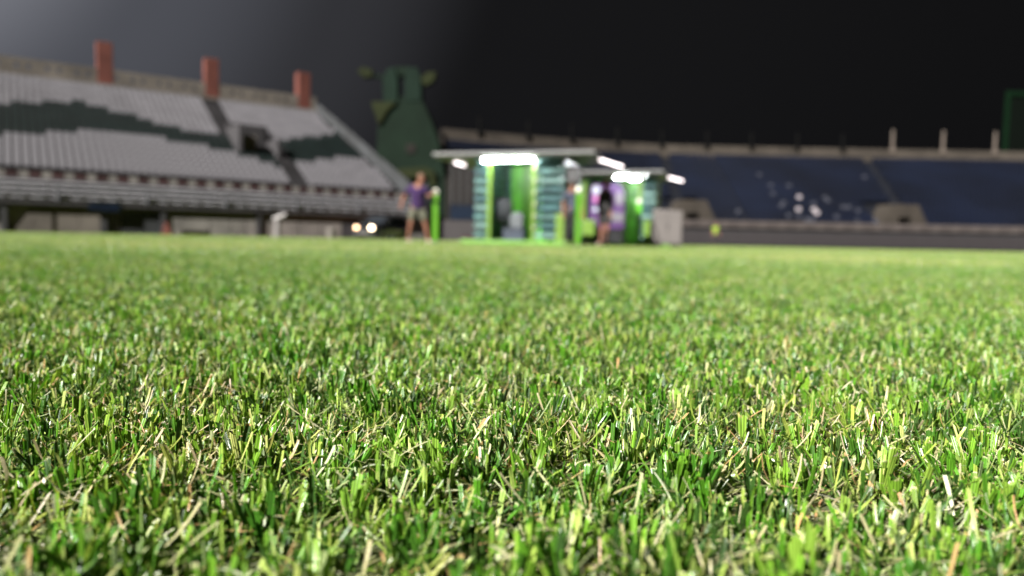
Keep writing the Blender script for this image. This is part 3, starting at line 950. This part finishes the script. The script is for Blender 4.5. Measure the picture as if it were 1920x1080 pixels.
tpoly([(706, 455), (706, 300), (708, 240), (728, 205), (745, 192), (792, 190), (806, 218), (822, 262), (833, 322), (838, 455)], 0.0, 3.2, M['tower_green'], 'body')
tpoly([(697, 192), (745, 192), (728, 208), (712, 236), (704, 215)], -0.3, -0.01, M['olive'], 'patch')
tpoly([(718, 190), (716, 150), (724, 128), (740, 124), (745, 150), (745, 190)], 0.3, 2.0, M['tower_light'], 'prong')
tpoly([(758, 190), (757, 150), (762, 126), (780, 124), (788, 140), (790, 188)], 0.3, 2.0, M['tower_light'], 'prong')
tpoly([(738, 140), (738, 123), (766, 122), (766, 140)], 0.5, 1.8, M['tower_green'], 'crossbar')
tpoly([(740, 192), (740, 178), (764, 178), (764, 192)], 0.5, 1.8, M['tower_green'], 'crossbar')
tpoly([(668, 131), (680, 124), (698, 130), (697, 143), (680, 145)], 0.2, 1.0, M['olive'], 'lamp_box')
tpoly([(789, 145), (800, 134), (818, 134), (814, 150), (800, 160), (791, 156)], 0.2, 1.0, M['olive'], 'lamp_box')
tpoly([(690, 136), (720, 140), (720, 146), (690, 142)], 0.4, 0.8, M['tower_green'], 'arm')
tpoly([(786, 142), (794, 144), (794, 150), (786, 150)], 0.4, 0.8, M['tower_green'], 'arm')
tpoly([(762, 288), (762, 270), (780, 270), (780, 288)], -0.1, -0.01, M['brown_wall'], 'window')
tpoly([(740, 333), (748, 318), (800, 314), (816, 322), (818, 352), (808, 352), (806, 332), (756, 336)], -0.5, -0.01, M['olive'], 'canopy')
tpoly([(806, 455), (806, 353), (836, 340), (838, 455)], -0.4, -0.01, M['tower_green'], 'pier')
tpoly([(760, 455), (760, 345), (804, 345), (804, 455)], -0.12, -0.01, M['black'], 'gateway')

# dark stair block and low wall seen left of the kiosk
SB = empty('stair_block', at(866, 440, 57.5).xy.to_3d())
tag(SB, 'dark brown ribbed block standing between the green tower and the kiosk', 'building')
a = at(839, 300, 57.5); b_ = at(893, 300, 57.5)
w2 = (b_.x - a.x) / 2
MB().box(-w2, w2 + 2.0, 0, 3, 0, 6.6).build('wall', M['brown_wall'], SB)
for k in range(6):
    xx = -w2 + 0.25 + k * 0.62
    MB().box(xx, xx + 0.12, -0.1, -0.002, 2.9, 6.5).build('rib', M['charcoal'], SB)
MB().box(-w2 + 0.2, w2 + 0.8, -0.3, -0.102, 1.7, 2.85).build('banner', M['blue_sheet'], SB)
MB().box(-w2 - 0.3, w2 + 0.8, -0.6, -0.31, 0, 1.62).build('lower_wall', M['grey_trim'], SB)


# ------------------------------------------------------------------ kiosks on the grass
KY = math.atan2(-0.28, 0.96)


ax = Vector((math.cos(KY), math.sin(KY), 0)); ay = Vector((-math.sin(KY), math.cos(KY), 0))


def kloc(px, py, corner, yl):
    """local x in a kiosk for something seen at px, at local depth yl"""
    d = FWD + RGT * ((px - 960) / FPX) + UPV * ((540 - py) / FPX)
    c_ = Vector(corner)
    k_ = (c_.dot(ay) + yl) / (d.x * ay.x + d.y * ay.y)
    return (d.x * ax.x + d.y * ax.y) * k_ - c_.dot(ax)


def kiosk(name, corner, label, W_, D_, bx0, bx1, tubes, boards, wl, wr):
    """local origin: front right roof corner on the ground; x runs to the right along the front, y into the kiosk"""
    K = empty(name, corner, KY)
    tag(K, label, 'kiosk', 'green lit kiosks standing on the pitch')
    H = 2.22
    # thin roof
    MB().box(-W_, 0, 0, D_, H + 0.03, H + 0.12).build('roof', M['roof'], K, bevel=0.02)
    MB().box(-W_ + 0.06, -0.06, 0.06, D_ - 0.06, H - 0.01, H + 0.028).build('ceiling', M['roof_under'], K)
    # plinth
    MB().box(bx0 - 0.35, bx1 + 0.55, 0.12, D_ - 0.1, 0.0, 0.10).build('plinth', M['lime'], K, bevel=0.01)
    # posts
    for x_ in (bx0 + wl + 0.08, bx1 - wr - 0.08):
        MB().box(x_ - 0.06, x_ + 0.06, 0.30, 0.42, 0.10, H - 0.012).build('post', M['lime_bright'], K, bevel=0.01)
    for x_ in (bx0 + wl + 0.08, bx1 - wr - 0.08):
        MB().box(x_ - 0.05, x_ + 0.05, D_ - 0.4, D_ - 0.3, 0.10, H - 0.012).build('post', M['teal_dark'], K, bevel=0.01)
    # back wall of green panels
    nb = 3
    wp_ = (bx1 - bx0 - wl - wr - 0.3) / nb
    for k in range(nb):
        MB().box(bx0 + wl + 0.15 + k * wp_ + 0.01, bx0 + wl + 0.15 + (k + 1) * wp_ - 0.01, D_ - 0.55, D_ - 0.5, 0.1, H - 0.012).build('back_panel', [M['green_panel'], M['lime'], M['green_panel']][k], K)
    # side racks of stacked trays
    for side, (a, b2) in enumerate(((bx0, bx0 + wl), (bx1 - wr, bx1))):
        fr_ = MB()
        for x_ in (a + 0.03, b2 - 0.03):
            for y_ in (0.34, D_ / 2, D_ - 0.35):
                fr_.box(x_ - 0.02, x_ + 0.02, y_ - 0.02, y_ + 0.02, 0.10, H - 0.012)
        fr_.box(a + 0.1, b2 - 0.1, 0.4, D_ - 0.4, 0.12, H - 0.02)
        fr_.build('rack_frame', M['teal_dark'], K)
        nt2 = 9
        for j in range(nt2):
            z_ = 0.20 + j * (H - 0.38) / (nt2 - 1)
            for q in range(3):
                ya = 0.30 + q * (D_ - 0.62) / 3; yb = ya + (D_ - 0.62) / 3 - 0.03
                tm = MB()
                tm.prism([(a - 0.07, z_ + 0.11), (a - 0.04, z_), (b2 + 0.04, z_), (b2 + 0.07, z_ + 0.11), (b2 + 0.05, z_ + 0.115), (b2 + 0.02, z_ + 0.025), (a - 0.02, z_ + 0.025), (a - 0.05, z_ + 0.115)], ya, yb, axis='y')
                tm.box(a - 0.045, b2 + 0.045, ya - 0.012, ya - 0.001, z_, z_ + 0.10)
                tm.build('tray', M[random.choice(('teal', 'teal', 'teal_mid', 'teal_pale'))], K)
    # counter boards, bright lime
    for (pa, pb, yl) in boards:
        c_ = tuple(corner)
        MB().box(kloc(pa, 440, c_, yl), kloc(pb, 440, c_, yl), yl, yl + 0.05, 0.10, 0.80).build('counter_board', M['lime_bright'], K, bevel=0.01)
    # tube lamps
    for (x0, y0_, x1, y1_, br) in tubes:
        zt = H - 0.075
        tl_ = MB().tube((x0, y0_, zt), (x1, y1_, zt), 0.032 if br else 0.022, n=10).build('tube_lamp', M['tube'] if br else M['tube_soft'], K)
        d = Vector((x1 - x0, y1_ - y0_, 0)).normalized()
        for e, s2 in (((x0, y0_), -1), ((x1, y1_), 1)):
            p = Vector((e[0], e[1], zt))
            MB().tube(p, p + d * s2 * 0.05, 0.04, n=8).box(p.x - 0.02, p.x + 0.02, p.y - 0.02, p.y + 0.02, zt + 0.02, H - 0.012).build('lamp_holder', M['white_enamel'], tl_)
    return K




C1 = (1.95, 17.5, 0)
x0 = kloc(893, 380, C1, 0.3); x1 = kloc(1054, 380, C1, 0.3)
K1 = kiosk('kiosk', C1, 'nearer green kiosk with teal tray racks under a long bright tube lamp', 4.27, 2.6, x0, x1,
           [(kloc(906, 293, C1, 0.12), 0.12, kloc(1001, 293, C1, 0.12), 0.12, True),
            (kloc(1122, 293, C1, 0.25) , 0.25, kloc(1166, 308, C1, 2.0), 2.0, False),
            (kloc(850, 298, C1, 0.5), 0.5, kloc(871, 305, C1, 1.3), 1.3, False)], [(1041, 1057, 0.16)], 0.26, 0.66)
for j in range(6):       # cream cups on the right post
    MB().ball((x1 - 0.70, 0.25, 0.42 + j * 0.30), 0.05, 0.045, 0.06).build('knob', M['cream'], K1, smooth=True)
for z_ in (1.02, 1.32):
    MB().box(x1 + 0.075, x1 + 0.10, 0.9, 1.4, z_, z_ + 0.2).build('label_card', M['lilac'], K1)
# loudspeaker hung from the roof, with its rod
MB().tube((-0.62, 0.5, 2.2), (-0.62, 0.5, 1.95), 0.03).box(-0.80, -0.44, 0.4, 0.7, 1.62, 2.0).build('loudspeaker', M['charcoal'], K1, bevel=0.02)
MB().tube((-1.45, 0.55, 2.2), (-1.45, 0.55, 2.05), 0.02).ball((-1.45, 0.55, 1.96), 0.16, 0.16, 0.12).build('lamp_shade', M['bag'], K1, smooth=True)

C2 = (4.57, 21.9, 0)
x0b = kloc(1052, 380, C2, 0.3); x1b = kloc(1226, 380, C2, 0.3)
K2 = kiosk('kiosk', C2, 'farther green kiosk behind the purple machine, lit by two short bright tubes', 4.27, 2.6, x0b, x1b,
           [(kloc(1154, 335, C2, 0.06), 0.06, kloc(1180, 335, C2, 0.06), 0.06, True),
            (kloc(1182, 343, C2, 0.7), 0.7, kloc(1213, 343, C2, 0.7), 0.7, True),
            (kloc(1252, 328, C2, 0.25), 0.25, kloc(1279, 337, C2, 1.6), 1.6, False)], [(1092, 1114, 0.2), (1206, 1220, 0.2)], 0.66, 0.34)

# chair inside the nearer kiosk, with a bag, and a crate
def chair(loc, rz):
    R_ = empty('office_chair', loc, rz)
    tag(R_, 'black office chair standing inside the nearer green kiosk', 'chair')
    MB().box(-0.24, 0.24, -0.22, 0.22, 0.46, 0.53).build('seat', M['black'], R_, bevel=0.02)
    MB().prism([(0.18, 0.58), (0.24, 0.58), (0.34, 1.12), (0.28, 1.12)], -0.21, 0.21, axis='x').build('backrest', M['black'], R_, bevel=0.02)
    MB().tube((0, 0, 0.10), (0, 0, 0.46), 0.03).build('column', M['charcoal'], R_)
    for k in range(5):
        a_ = k * 2 * PI / 5
        MB().tube((0, 0, 0.11), (0.27 * math.cos(a_), 0.27 * math.sin(a_), 0.06), 0.022, 0.015).ball((0.27 * math.cos(a_), 0.27 * math.sin(a_), 0.03), 0.028, 0.028, 0.028).build('leg', M['black'], R_)
    for s2 in (-1, 1):
        MB().box(s2 * 0.27 - 0.025, s2 * 0.27 + 0.025, -0.15, 0.15, 0.68, 0.71).box(s2 * 0.27 - 0.015, s2 * 0.27 + 0.015, -0.02, 0.02, 0.5, 0.68).build('armrest', M['black'], R_)


def kw(K, x, y, z=0.10):
    return Vector(C1 if K is K1 else C2) + ax * x + ay * y + Vector((0, 0, z))


chair(kw(K1, kloc(950, 400, C1, 1.1), 1.1), KY + 0.5)
o = MB().prism([(-0.17, 0), (0.17, 0), (0.19, 0.3), (0.10, 0.42), (-0.12, 0.40), (-0.18, 0.25)], -0.12, 0.12).build('bag', M['bag'], None, bevel=0.05, seg=3)
o.location = kw(K1, kloc(970, 400, C1, 0.7), 0.7, 0.42); o.rotation_euler = (0, 0, KY)
tag(o, 'grey bag set on the navy crate in the nearer kiosk', 'bag')
cr_ = empty('crate', kw(K1, kloc(966, 440, C1, 0.7), 0.7), KY)
tag(cr_, 'navy blue plastic crate on the floor of the nearer kiosk', 'crate')
MB().box(-0.28, 0.28, -0.2, 0.2, 0, 0.28).build('body', M['navy_crate'], cr_, bevel=0.015)
MB().box(-0.30, 0.30, -0.22, 0.22, 0.281, 0.318).build('lid', M['navy_crate'], cr_, bevel=0.01)

# purple machine in front of the far kiosk
pm_c = at(1136, 461, 21.0)
PM = empty('purple_machine', (pm_c.x * 22.85 / 21.0, 22.85, 0), KY * 0.4)
PM.scale = (1.06, 1.06, 1.06)
tag(PM, 'purple upright machine with rounded top and white emblems, between the two kiosks', 'machine')
arch = [(-0.53, 0.50), (0.53, 0.50), (0.53, 1.55), (0.47, 1.75), (0.33, 1.89), (0.12, 1.95), (-0.2, 1.95), (-0.40, 1.86), (-0.5, 1.70), (-0.53, 1.5)]
MB().prism(arch, 0, 0.55).build('body', M['purple'], PM, bevel=0.02)
MB().box(-0.48, 0.50, 0.05, 0.5, 0.0, 0.498).build('base', M['black'], PM, bevel=0.01)
def disc(cx, cz, rx, rz_, m, y=-0.012, nn=20, sq=1.0):
    pl = []
    for i in range(nn):
        t = 2 * PI * i / nn
        pl.append((cx + rx * math.copysign(abs(math.cos(t)) ** sq, math.cos(t)), cz + rz_ * math.copysign(abs(math.sin(t)) ** sq, math.sin(t))))
    return MB().prism(pl, y, y + 0.01)
disc(0.36, 1.42, 0.13, 0.22, None).build('emblem', M['white'], PM)
disc(0.28, 0.86, 0.23, 0.14, None, sq=0.5).build('emblem', M['white'], PM)
disc(-0.33, 1.66, 0.12, 0.13, None).build('emblem', M['lilac'], PM)
disc(-0.28, 1.40, 0.15, 0.12, None).build('emblem', M['pinkish'], PM)
disc(-0.33, 1.08, 0.12, 0.06, None).build('emblem', M['lilac'], PM)

# green posts with a pale globe
def globe_post(px, Y, top_py, label, m):
    p = at(px, 450, Y)
    zt = at(px, top_py, Y).z
    R_ = empty('globe_post', (p.x, Y, 0))
    tag(R_, label, 'post', 'green posts with pale globe heads by the kiosks')
    MB().box(-0.065, 0.065, -0.065, 0.065, 0, zt - 0.12).build('shaft', m, R_, bevel=0.01)
    MB().box(-0.12, 0.12, -0.12, 0.12, 0, 0.04).build('foot', M['charcoal'], R_)
    MB().ball((-0.0, 0, zt - 0.05), 0.075, 0.075, 0.09).build('globe', M['globe'], R_, smooth=True)
globe_post(816, 18.4, 357, 'green post with pale globe head beside the man in the purple shirt', M['lime'])
globe_post(1083, 17.2, 352, 'green post with pale globe head in front of the right rack of the nearer kiosk', M['lime'])
globe_post(1196, 21.5, 375, 'green post with pale globe head right of the purple machine', M['green_panel'])

# grey equipment cabinet
pc = at(1251, 462, 20.5)
GC = empty('equipment_cabinet', (pc.x, 20.5, 0), -0.12)
GC.scale = (0.89, 0.89, 0.89)
tag(GC, 'pale grey equipment cabinet right of the farther kiosk', 'cabinet')
MB().prism([(-0.46, 0.08), (0.46, 0.08), (0.46, 1.17), (-0.46, 1.24)], 0, 0.6).build('body', M['grey_box'], GC, bevel=0.02)
for s2 in (-1, 1):
    MB().prism([(s2 * 0.22 - 0.2, 0.14), (s2 * 0.22 + 0.2, 0.14), (s2 * 0.22 + 0.2, 1.12), (s2 * 0.22 - 0.2, 1.12)], -0.014, -0.002).build('door', M['grey_box'], GC)
for s2 in (-1, 1):
    MB().box(s2 * 0.36 - 0.06, s2 * 0.36 + 0.06, 0.05, 0.55, 0, 0.08).build('foot', M['grey_trim'], GC)
MB().box(-0.03, -0.01, -0.04, -0.015, 0.6, 0.75).build('handle', M['grey_trim'], GC)
# red low box left of kiosk
rp = at(879, 440, 21.5)
RB = empty('toolbox', (rp.x, 21.5, 0), 0.1)
tag(RB, 'low dark red toolbox on the grass left of the nearer kiosk', 'toolbox')
MB().box(-0.22, 0.22, -0.12, 0.12, 0, 0.2).build('body', M['maroon'], RB, bevel=0.02)
MB().tube((-0.1, 0, 0.2), (-0.1, 0, 0.26), 0.01).tube((0.1, 0, 0.2), (0.1, 0, 0.26), 0.01).tube((-0.11, 0, 0.26), (0.11, 0, 0.26), 0.014).build('handle', M['black'], RB)

# white pedestal lamp, bin, orange-red box by the left stand
wp_ = at(520, 445, 40)
WL = empty('floor_spotlight', (wp_.x, 40, 0))
tag(WL, 'pale spotlight on a thick pedestal, head tilted up to the right, before the left stand', 'spotlight')
MB().tube((0, 0, 0), (0.0, 0, 0.9), 0.20, 0.15, n=12).build('pedestal', M['white_enamel'], WL)
MB().tube((-0.16, 0, 0.98), (0.52, 0, 1.30), 0.17, 0.13, n=12).build('lamp_head', M['white_enamel'], WL)
MB().ball((0, 0, 0.93), 0.16, 0.16, 0.12).build('joint', M['white_enamel'], WL, smooth=True)
wb = at(621, 445, 40)
WB = empty('waste_bin', (wb.x, 40, 0))
tag(WB, 'pale round waste bin standing between the white spotlight and the car', 'bin')
MB().tube((0, 0, 0), (0, 0, 0.52), 0.21, 0.26, n=16).build('body', M['bin_grey'], WB, smooth=False)
MB().tube((0, 0, 0.521), (0, 0, 0.60), 0.27, 0.16, n=16).build('lid', M['bin_grey'], WB)
rb = at(313, 440, 45)
o = empty('traffic_barrier', (rb.x, 45, 0), 0.4)
tag(o, 'dull red barrier block standing at the foot of the left stand', 'barrier')
MB().prism([(-0.32, 0), (0.32, 0), (0.18, 0.42), (0.10, 0.80), (-0.10, 0.80), (-0.18, 0.42)], -0.4, 0.4).build('body', M['red'], o, bevel=0.02)
MB().box(-0.36, 0.36, -0.44, 0.44, 0.0, 0.05).build('foot', M['maroon'], o)


# ------------------------------------------------------------------ car
def car(loc, rz):
    R_ = empty('car', loc, rz)
    tag(R_, 'black hatchback with lit warm headlights parked in front of the left stand', 'car')
    # x forward, y left. side profile extruded with narrower roof
    st = [(-2.05, .45, .80, .80), (-1.95, .30, 1.00, .84), (-1.2, .26, 1.02, .88), (0.0, .26, .98, .89), (1.0, .26, .95, .88), (1.75, .28, .84, .84), (2.0, .34, .70, .76), (2.08, .42, .58, .66)]
    vs, fs = [], []
    for (x, zb_, zt, hw) in st:
        vs += [(x, -hw * .94, zb_), (x, -hw, (zb_ + zt) / 2), (x, -hw * .93, zt), (x, 0, zt + .035), (x, hw * .93, zt), (x, hw, (zb_ + zt) / 2), (x, hw * .94, zb_)]
    for i in range(len(st) - 1):
        for k in range(7):
            fs.append((i * 7 + k, i * 7 + (k + 1) % 7, (i + 1) * 7 + (k + 1) % 7, (i + 1) * 7 + k))
    fs += [tuple(range(7))[::-1], tuple(range((len(st) - 1) * 7, len(st) * 7))]
    mb = MB(); mb.add(vs, fs)
    mb.build('body', M['car_paint'], R_, bevel=0.03, smooth=True)
    # cabin
    cab = [(-1.92, 1.00, .78), (-1.55, 1.42, .62), (-0.6, 1.48, .62), (0.35, 1.42, .60), (1.15, 0.98, .76)]
    vs, fs = [], []
    for (x, z, hw) in cab:
        vs += [(x, -hw, z), (x, hw, z)]
    bs = [(-1.92, 1.0), (-1.55, 1.0), (-0.6, .99), (.35, .98), (1.15, .97)]
    for (x, z) in bs:
        vs += [(x, -.79, z), (x, .79, z)]
    for i in range(4):
        fs += [(2 * i, 2 * i + 1, 2 * i + 3, 2 * i + 2), (2 * i, 2 * i + 2, 10 + 2 * i + 2, 10 + 2 * i), (2 * i + 1, 11 + 2 * i, 13 + 2 * i, 2 * i + 3)]
    mb = MB(); mb.add(vs, fs); mb.build('roof', M['car_paint'], R_, smooth=False)
    # glass
    def quad(name, pts_, m):
        c_ = MB(); c_.add(pts_, [(0, 1, 2, 3)]); return c_.build(name, m, R_)
    quad('windscreen', [(1.12, -.70, 1.01), (1.12, .70, 1.01), (.42, .56, 1.405), (.42, -.56, 1.405)], M['glass'])
    for s2 in (-1, 1):
        quad('side_window', [(-.62, s2 * .80, 1.04), (.90, s2 * .80, 1.03), (.30, s2 * .645, 1.38), (-.62, s2 * .655, 1.43)], M['glass'])
        quad('side_window', [(-1.60, s2 * .80, 1.05), (-.70, s2 * .80, 1.04), (-.70, s2 * .655, 1.43), (-1.45, s2 * .655, 1.38)], M['glass'])
        MB().ball((0.95, s2 * 0.95, 1.02), .07, .10, .06).build('mirror', M['car_paint'], R_, smooth=True)
    for x_ in (-1.3, 1.3):
        for s2 in (-1, 1):
            wh = MB().tube((x_, s2 * .72, .32), (x_, s2 * .91, .32), .32, n=20).build('wheel', M['rubber'], R_)
            MB().tube((x_, s2 * .85, .32), (x_, s2 * .925, .32), .21, .19, n=14).build('rim', M['alloy'], wh)
    h = MB().ball((2.02, -.54, .68), .09, .15, .11).build('headlight', M['head_warm'], R_, smooth=True)
    h['label'] = 'dimmer orange headlight'
    MB().ball((2.02, .54, .68), .10, .16, .12).build('headlight', M['head_white'], R_, smooth=True)
    MB().box(2.05, 2.10, -.36, .36, .50, .62).build('grille', M['black'], R_)
    MB().box(2.02, 2.12, -.72, .72, .30, .42).build('bumper', M['charcoal'], R_, bevel=.02)
    MB().box(2.121, 2.135, -.26, .26, .32, .42).build('number_plate', M['white_enamel'], R_)
    return R_


cp_ = at(716, 430, 44.6)
car((cp_.x, 44.9, 0), math.radians(-113))


# ------------------------------------------------------------------ people
def skinned(name, V, E, R, m, parent, sub=1, root=0):
    me = bpy.data.meshes.new(name)
    me.from_pydata(V, E, [])
    me.materials.append(m)
    o = bpy.data.objects.new(name, me)
    COL.objects.link(o)
    o.parent = parent
    o.modifiers.new('skin', 'SKIN').use_smooth_shade = True
    for i, v in enumerate(me.skin_vertices[0].data if me.skin_vertices else []):
        pass
    if not me.skin_vertices:
        bpy.context.view_layer.objects.active = o
        o.select_set(True)
        bpy.ops.mesh.customdata_skin_add()
        o.select_set(False)
    for i, v in enumerate(me.skin_vertices[0].data):
        r_ = R[i]
        v.radius = (r_, r_) if not isinstance(r_, tuple) else r_
        v.use_root = (i == root)
    s_ = o.modifiers.new('sub', 'SUBSURF'); s_.levels = sub; s_.render_levels = sub
    return o


def person(loc, rz, label, J, shirt, lower, hair, shoes, long_legs=False, sleeves=True, scale=1.0, bulk=1.0, long_sleeves=False):
    R_ = empty('person', loc, rz)
    R_.scale = (scale,) * 3
    tag(R_, label, 'person')
    V, E, R = [], [], []

    def vtx(p, r, par=None):
        V.append(tuple(p)); R.append(r)
        if par is not None: E.append((par, len(V) - 1))
        return len(V) - 1
    j = {k: Vector(v) for k, v in J.items()}
    pel = vtx(j['pelvis'], 0.125 * bulk)
    sp = vtx(j['pelvis'].lerp(j['chest'], .45), 0.12 * bulk, pel)
    ch = vtx(j['chest'], 0.135 * bulk, sp)
    uc = vtx(j['chest'].lerp(j['neck'], .58), 0.105 * bulk, ch)
    nk = vtx(j['neck'] + Vector((0, 0, .01)), 0.062, uc)
    jaw = vtx(j['head'] + Vector((0, 0, -.055)), 0.072, nk)
    hd = vtx(j['head'] + Vector((0, 0, .02)), 0.100, jaw)
    vtx(j['head'] + Vector((0, 0, .115)), 0.066, hd)
    # nose, in the direction the head faces
    fdir = Vector(J.get('face', (0, -1, 0))).normalized()
    vtx(j['head'] + fdir * .108 + Vector((0, 0, -.005)), 0.013, hd)
    for s2 in ('l', 'r'):
        sh = vtx(j['sh_' + s2], 0.060, uc)
        el = vtx(j['el_' + s2], 0.041, vtx(j['sh_' + s2].lerp(j['el_' + s2], .5), .048, sh))
        wr = vtx(j['wr_' + s2], 0.026, vtx(j['el_' + s2].lerp(j['wr_' + s2], .35), .039, el))
        d = (j['wr_' + s2] - j['el_' + s2]).normalized()
        hn = vtx(j['wr_' + s2] + d * .065, 0.030, wr)
        side = d.cross(Vector((0, 1, 0.2)))
        if side.length < .1: side = Vector((1, 0, 0))
        side.normalize()
        base = j['wr_' + s2] + d * .085
        curl = d.cross(side)
        for k, (off, ln_) in enumerate(((-.030, .060), (-.010, .072), (.010, .068), (.029, .054))):
            f1_ = vtx(base + side * off + d * .015, .0095, hn)
            f2_ = vtx(base + side * off + d * (.015 + ln_ * .55) + curl * .006, .0085, f1_)
            vtx(base + side * off + d * (.015 + ln_ * .9) + curl * .024, .0075, f2_)
        th = vtx(j['wr_' + s2] + d * .03 - side * .036 + curl * .01, .011, wr)
        vtx(j['wr_' + s2] + d * .075 - side * .058 + curl * .02, .009, th)
        hp = vtx(j['hip_' + s2], 0.092 * bulk, pel)
        kn = vtx(j['kn_' + s2], 0.056, vtx(j['hip_' + s2].lerp(j['kn_' + s2], .5), .078 * bulk, hp))
        an = vtx(j['an_' + s2], 0.036, vtx(j['kn_' + s2].lerp(j['an_' + s2], .35), .056, kn))
        vtx(j['an_' + s2] + fdir * .15 + Vector((0, 0, -.045)), 0.026, an)
    body = skinned('body', V, E, R, M['skin'], R_, 2)
    # hair
    hb = MB()
    c_ = j['head'] + Vector((0, 0, .055)) - fdir * .018
    hb.ball(c_, .094, .104, .088, 16, 10)
    hb.build('hair', hair, R_, smooth=True)
    side = fdir.cross(Vector((0, 0, 1)))
    for s2 in (-1, 1):
        MB().ball(j['head'] + fdir * .083 + side * s2 * .032 + Vector((0, 0, .02)), .012, .012, .008).build('eye', M['eye'], R_, smooth=True)
        MB().ball(j['head'] + side * s2 * .088 + Vector((0, 0, .0)), .014, .02, .03).build('ear', M['skin'], R_, smooth=True)
    MB().ball(j['head'] + fdir * .082 + Vector((0, 0, -.05)), .026, .012, .007).build('mouth', M['lips'], R_, smooth=True)
    # shirt
    V, E, R = [], [], []
    pel = vtx(j['pelvis'] + Vector((0, 0, -.13)), 0.152 * bulk)
    pel = vtx(j['pelvis'] + Vector((0, 0, .03)), 0.156 * bulk, pel)
    sp = vtx(j['pelvis'].lerp(j['chest'], .5), 0.152 * bulk, pel)
    ch = vtx(j['chest'], 0.158 * bulk, sp)
    uc = vtx(j['chest'].lerp(j['neck'], .58), 0.128 * bulk, ch)
    vtx(j['neck'] + Vector((0, 0, -.02)), 0.080, uc)
    for s2 in ('l', 'r'):
        sh = vtx(j['sh_' + s2], 0.080, uc)
        cuff = vtx(j['sh_' + s2].lerp(j['el_' + s2], .78), 0.072 if not long_sleeves else .060, vtx(j['sh_' + s2].lerp(j['el_' + s2], .4), .070, sh))
        if long_sleeves:
            e_ = vtx(j['el_' + s2], .056, cuff)
            vtx(j['el_' + s2].lerp(j['wr_' + s2], .92), .042, e_)
    skinned('shirt', V, E, R, shirt, R_, 2)
    # trousers or shorts
    V, E, R = [], [], []
    wst = vtx(j['pelvis'] + Vector((0, 0, .08)), 0.13 * bulk)
    pel = vtx(j['pelvis'] + Vector((0, 0, -.03)), 0.138 * bulk, wst)
    for s2 in ('l', 'r'):
        hp = vtx(j['hip_' + s2], .108 * bulk, pel)
        k1 = vtx(j['hip_' + s2].lerp(j['kn_' + s2], .5), .098 * bulk, hp)
        k2 = vtx(j['hip_' + s2].lerp(j['kn_' + s2], .86), .085 * bulk, k1)
        if long_legs:
            k3 = vtx(j['kn_' + s2].lerp(j['an_' + s2], .3), .074, k2)
            vtx(j['kn_' + s2].lerp(j['an_' + s2], .93), .058, k3)
    skinned('trousers' if long_legs else 'shorts', V, E, R, lower, R_, 2)
    for s2 in ('l', 'r'):
        a_ = j['an_' + s2]
        V, E, R = [], [], []
        q0 = vtx(a_ + Vector((0, 0, -.03)) - fdir * .03, .046)
        q1 = vtx(a_ + fdir * .07 + Vector((0, 0, -.042)), .042, q0)
        vtx(a_ + fdir * .17 + Vector((0, 0, -.05)), .034, q1)
        skinned('shoe', V, E, R, shoes, R_, 1)
    return R_


AZ = 0.085
std = dict(pelvis=(0, 0, .97), chest=(0, 0, 1.30), neck=(0, -.01, 1.50), head=(0, -.03, 1.655), sh_l=(-.19, 0, 1.42), sh_r=(.19, 0, 1.42),
           el_l=(-.25, .02, 1.13), el_r=(.25, .02, 1.13), wr_l=(-.26, -.08, .88), wr_r=(.26, -.08, .88),
           hip_l=(-.095, 0, .90), hip_r=(.095, 0, .90), kn_l=(-.11, -.02, .49), kn_r=(.11, -.02, .49), an_l=(-.12, 0, AZ), an_r=(.12, 0, AZ), face=(0, -1, 0))
# man in purple: wide stride, leaning towards the post
J = dict(std)
J.update(pelvis=(.02, 0, .93), chest=(.0, -.03, 1.27), neck=(.05, -.07, 1.47), head=(.09, -.10, 1.615), sh_l=(-.21, -.01, 1.38), sh_r=(.19, -.03, 1.36),
         el_l=(-.37, .06, 1.17), wr_l=(-.40, -.10, .97), el_r=(.30, -.12, 1.17), wr_r=(.40, -.22, 1.24),
         hip_l=(-.09, 0, .86), hip_r=(.11, 0, .86), kn_l=(-.17, -.06, .47), kn_r=(.20, -.04, .47), an_l=(-.25, .04, AZ), an_r=(.28, -.02, AZ), face=(.55, -.8, -.15))
mp = at(783, 450, 18.3)
person((mp.x, 18.3, 0), 0, 'person in a purple T-shirt and olive shorts striding with legs apart beside a green post', J, M['shirt_purple'], M['shorts_olive'], M['hair_brown'], M['shoe_light'], bulk=1.3)
# man in black, bare legs, in front of the purple machine
J = dict(std)
J.update(sh_l=(-.12, .05, 1.40), sh_r=(.12, -.06, 1.40), el_l=(-.16, .08, 1.13), wr_l=(-.15, .0, .90), el_r=(.16, -.06, 1.12), wr_r=(.14, -.12, .90),
         kn_l=(-.07, .02, .49), kn_r=(.06, -.06, .49), an_l=(-.08, .10, AZ), an_r=(.06, -.05, AZ), face=(-.8, -.6, 0))
mp = at(1133, 455, 19.0)
person((mp.x, 19.0, 0), 0, 'person in a black long-sleeved top and black shorts, bare legs, before the purple machine', J, M['cloth_black'], M['cloth_black'], M['hair_ginger'], M['shoe_light'], scale=1.0, long_sleeves=True, bulk=1.15)
# person in dark clothes by the loudspeaker
J = dict(std)
J.update(face=(.3, .9, 0), an_l=(-.14, .05, AZ), an_r=(.10, -.05, AZ))
mp = at(1071, 455, 17.6)
person((mp.x, 17.6, 0), 0.2, 'person in navy top and dark trousers standing at the right rack of the nearer kiosk', J, M['cloth_navy'], M['cloth_black'], M['hair_dark'], M['shoe'], long_legs=True, scale=.90, bulk=.8)
# steward in hi-vis
J = dict(std)
J.update(face=(-.4, -.9, 0))
mp = at(1341, 455, 54)
person((mp.x, 54, 0), 0, 'person in a yellow-green high visibility top standing before the far wall', J, M['hivis'], M['cloth_black'], M['hair_dark'], M['shoe'], long_legs=True, scale=1.0, bulk=1.15)
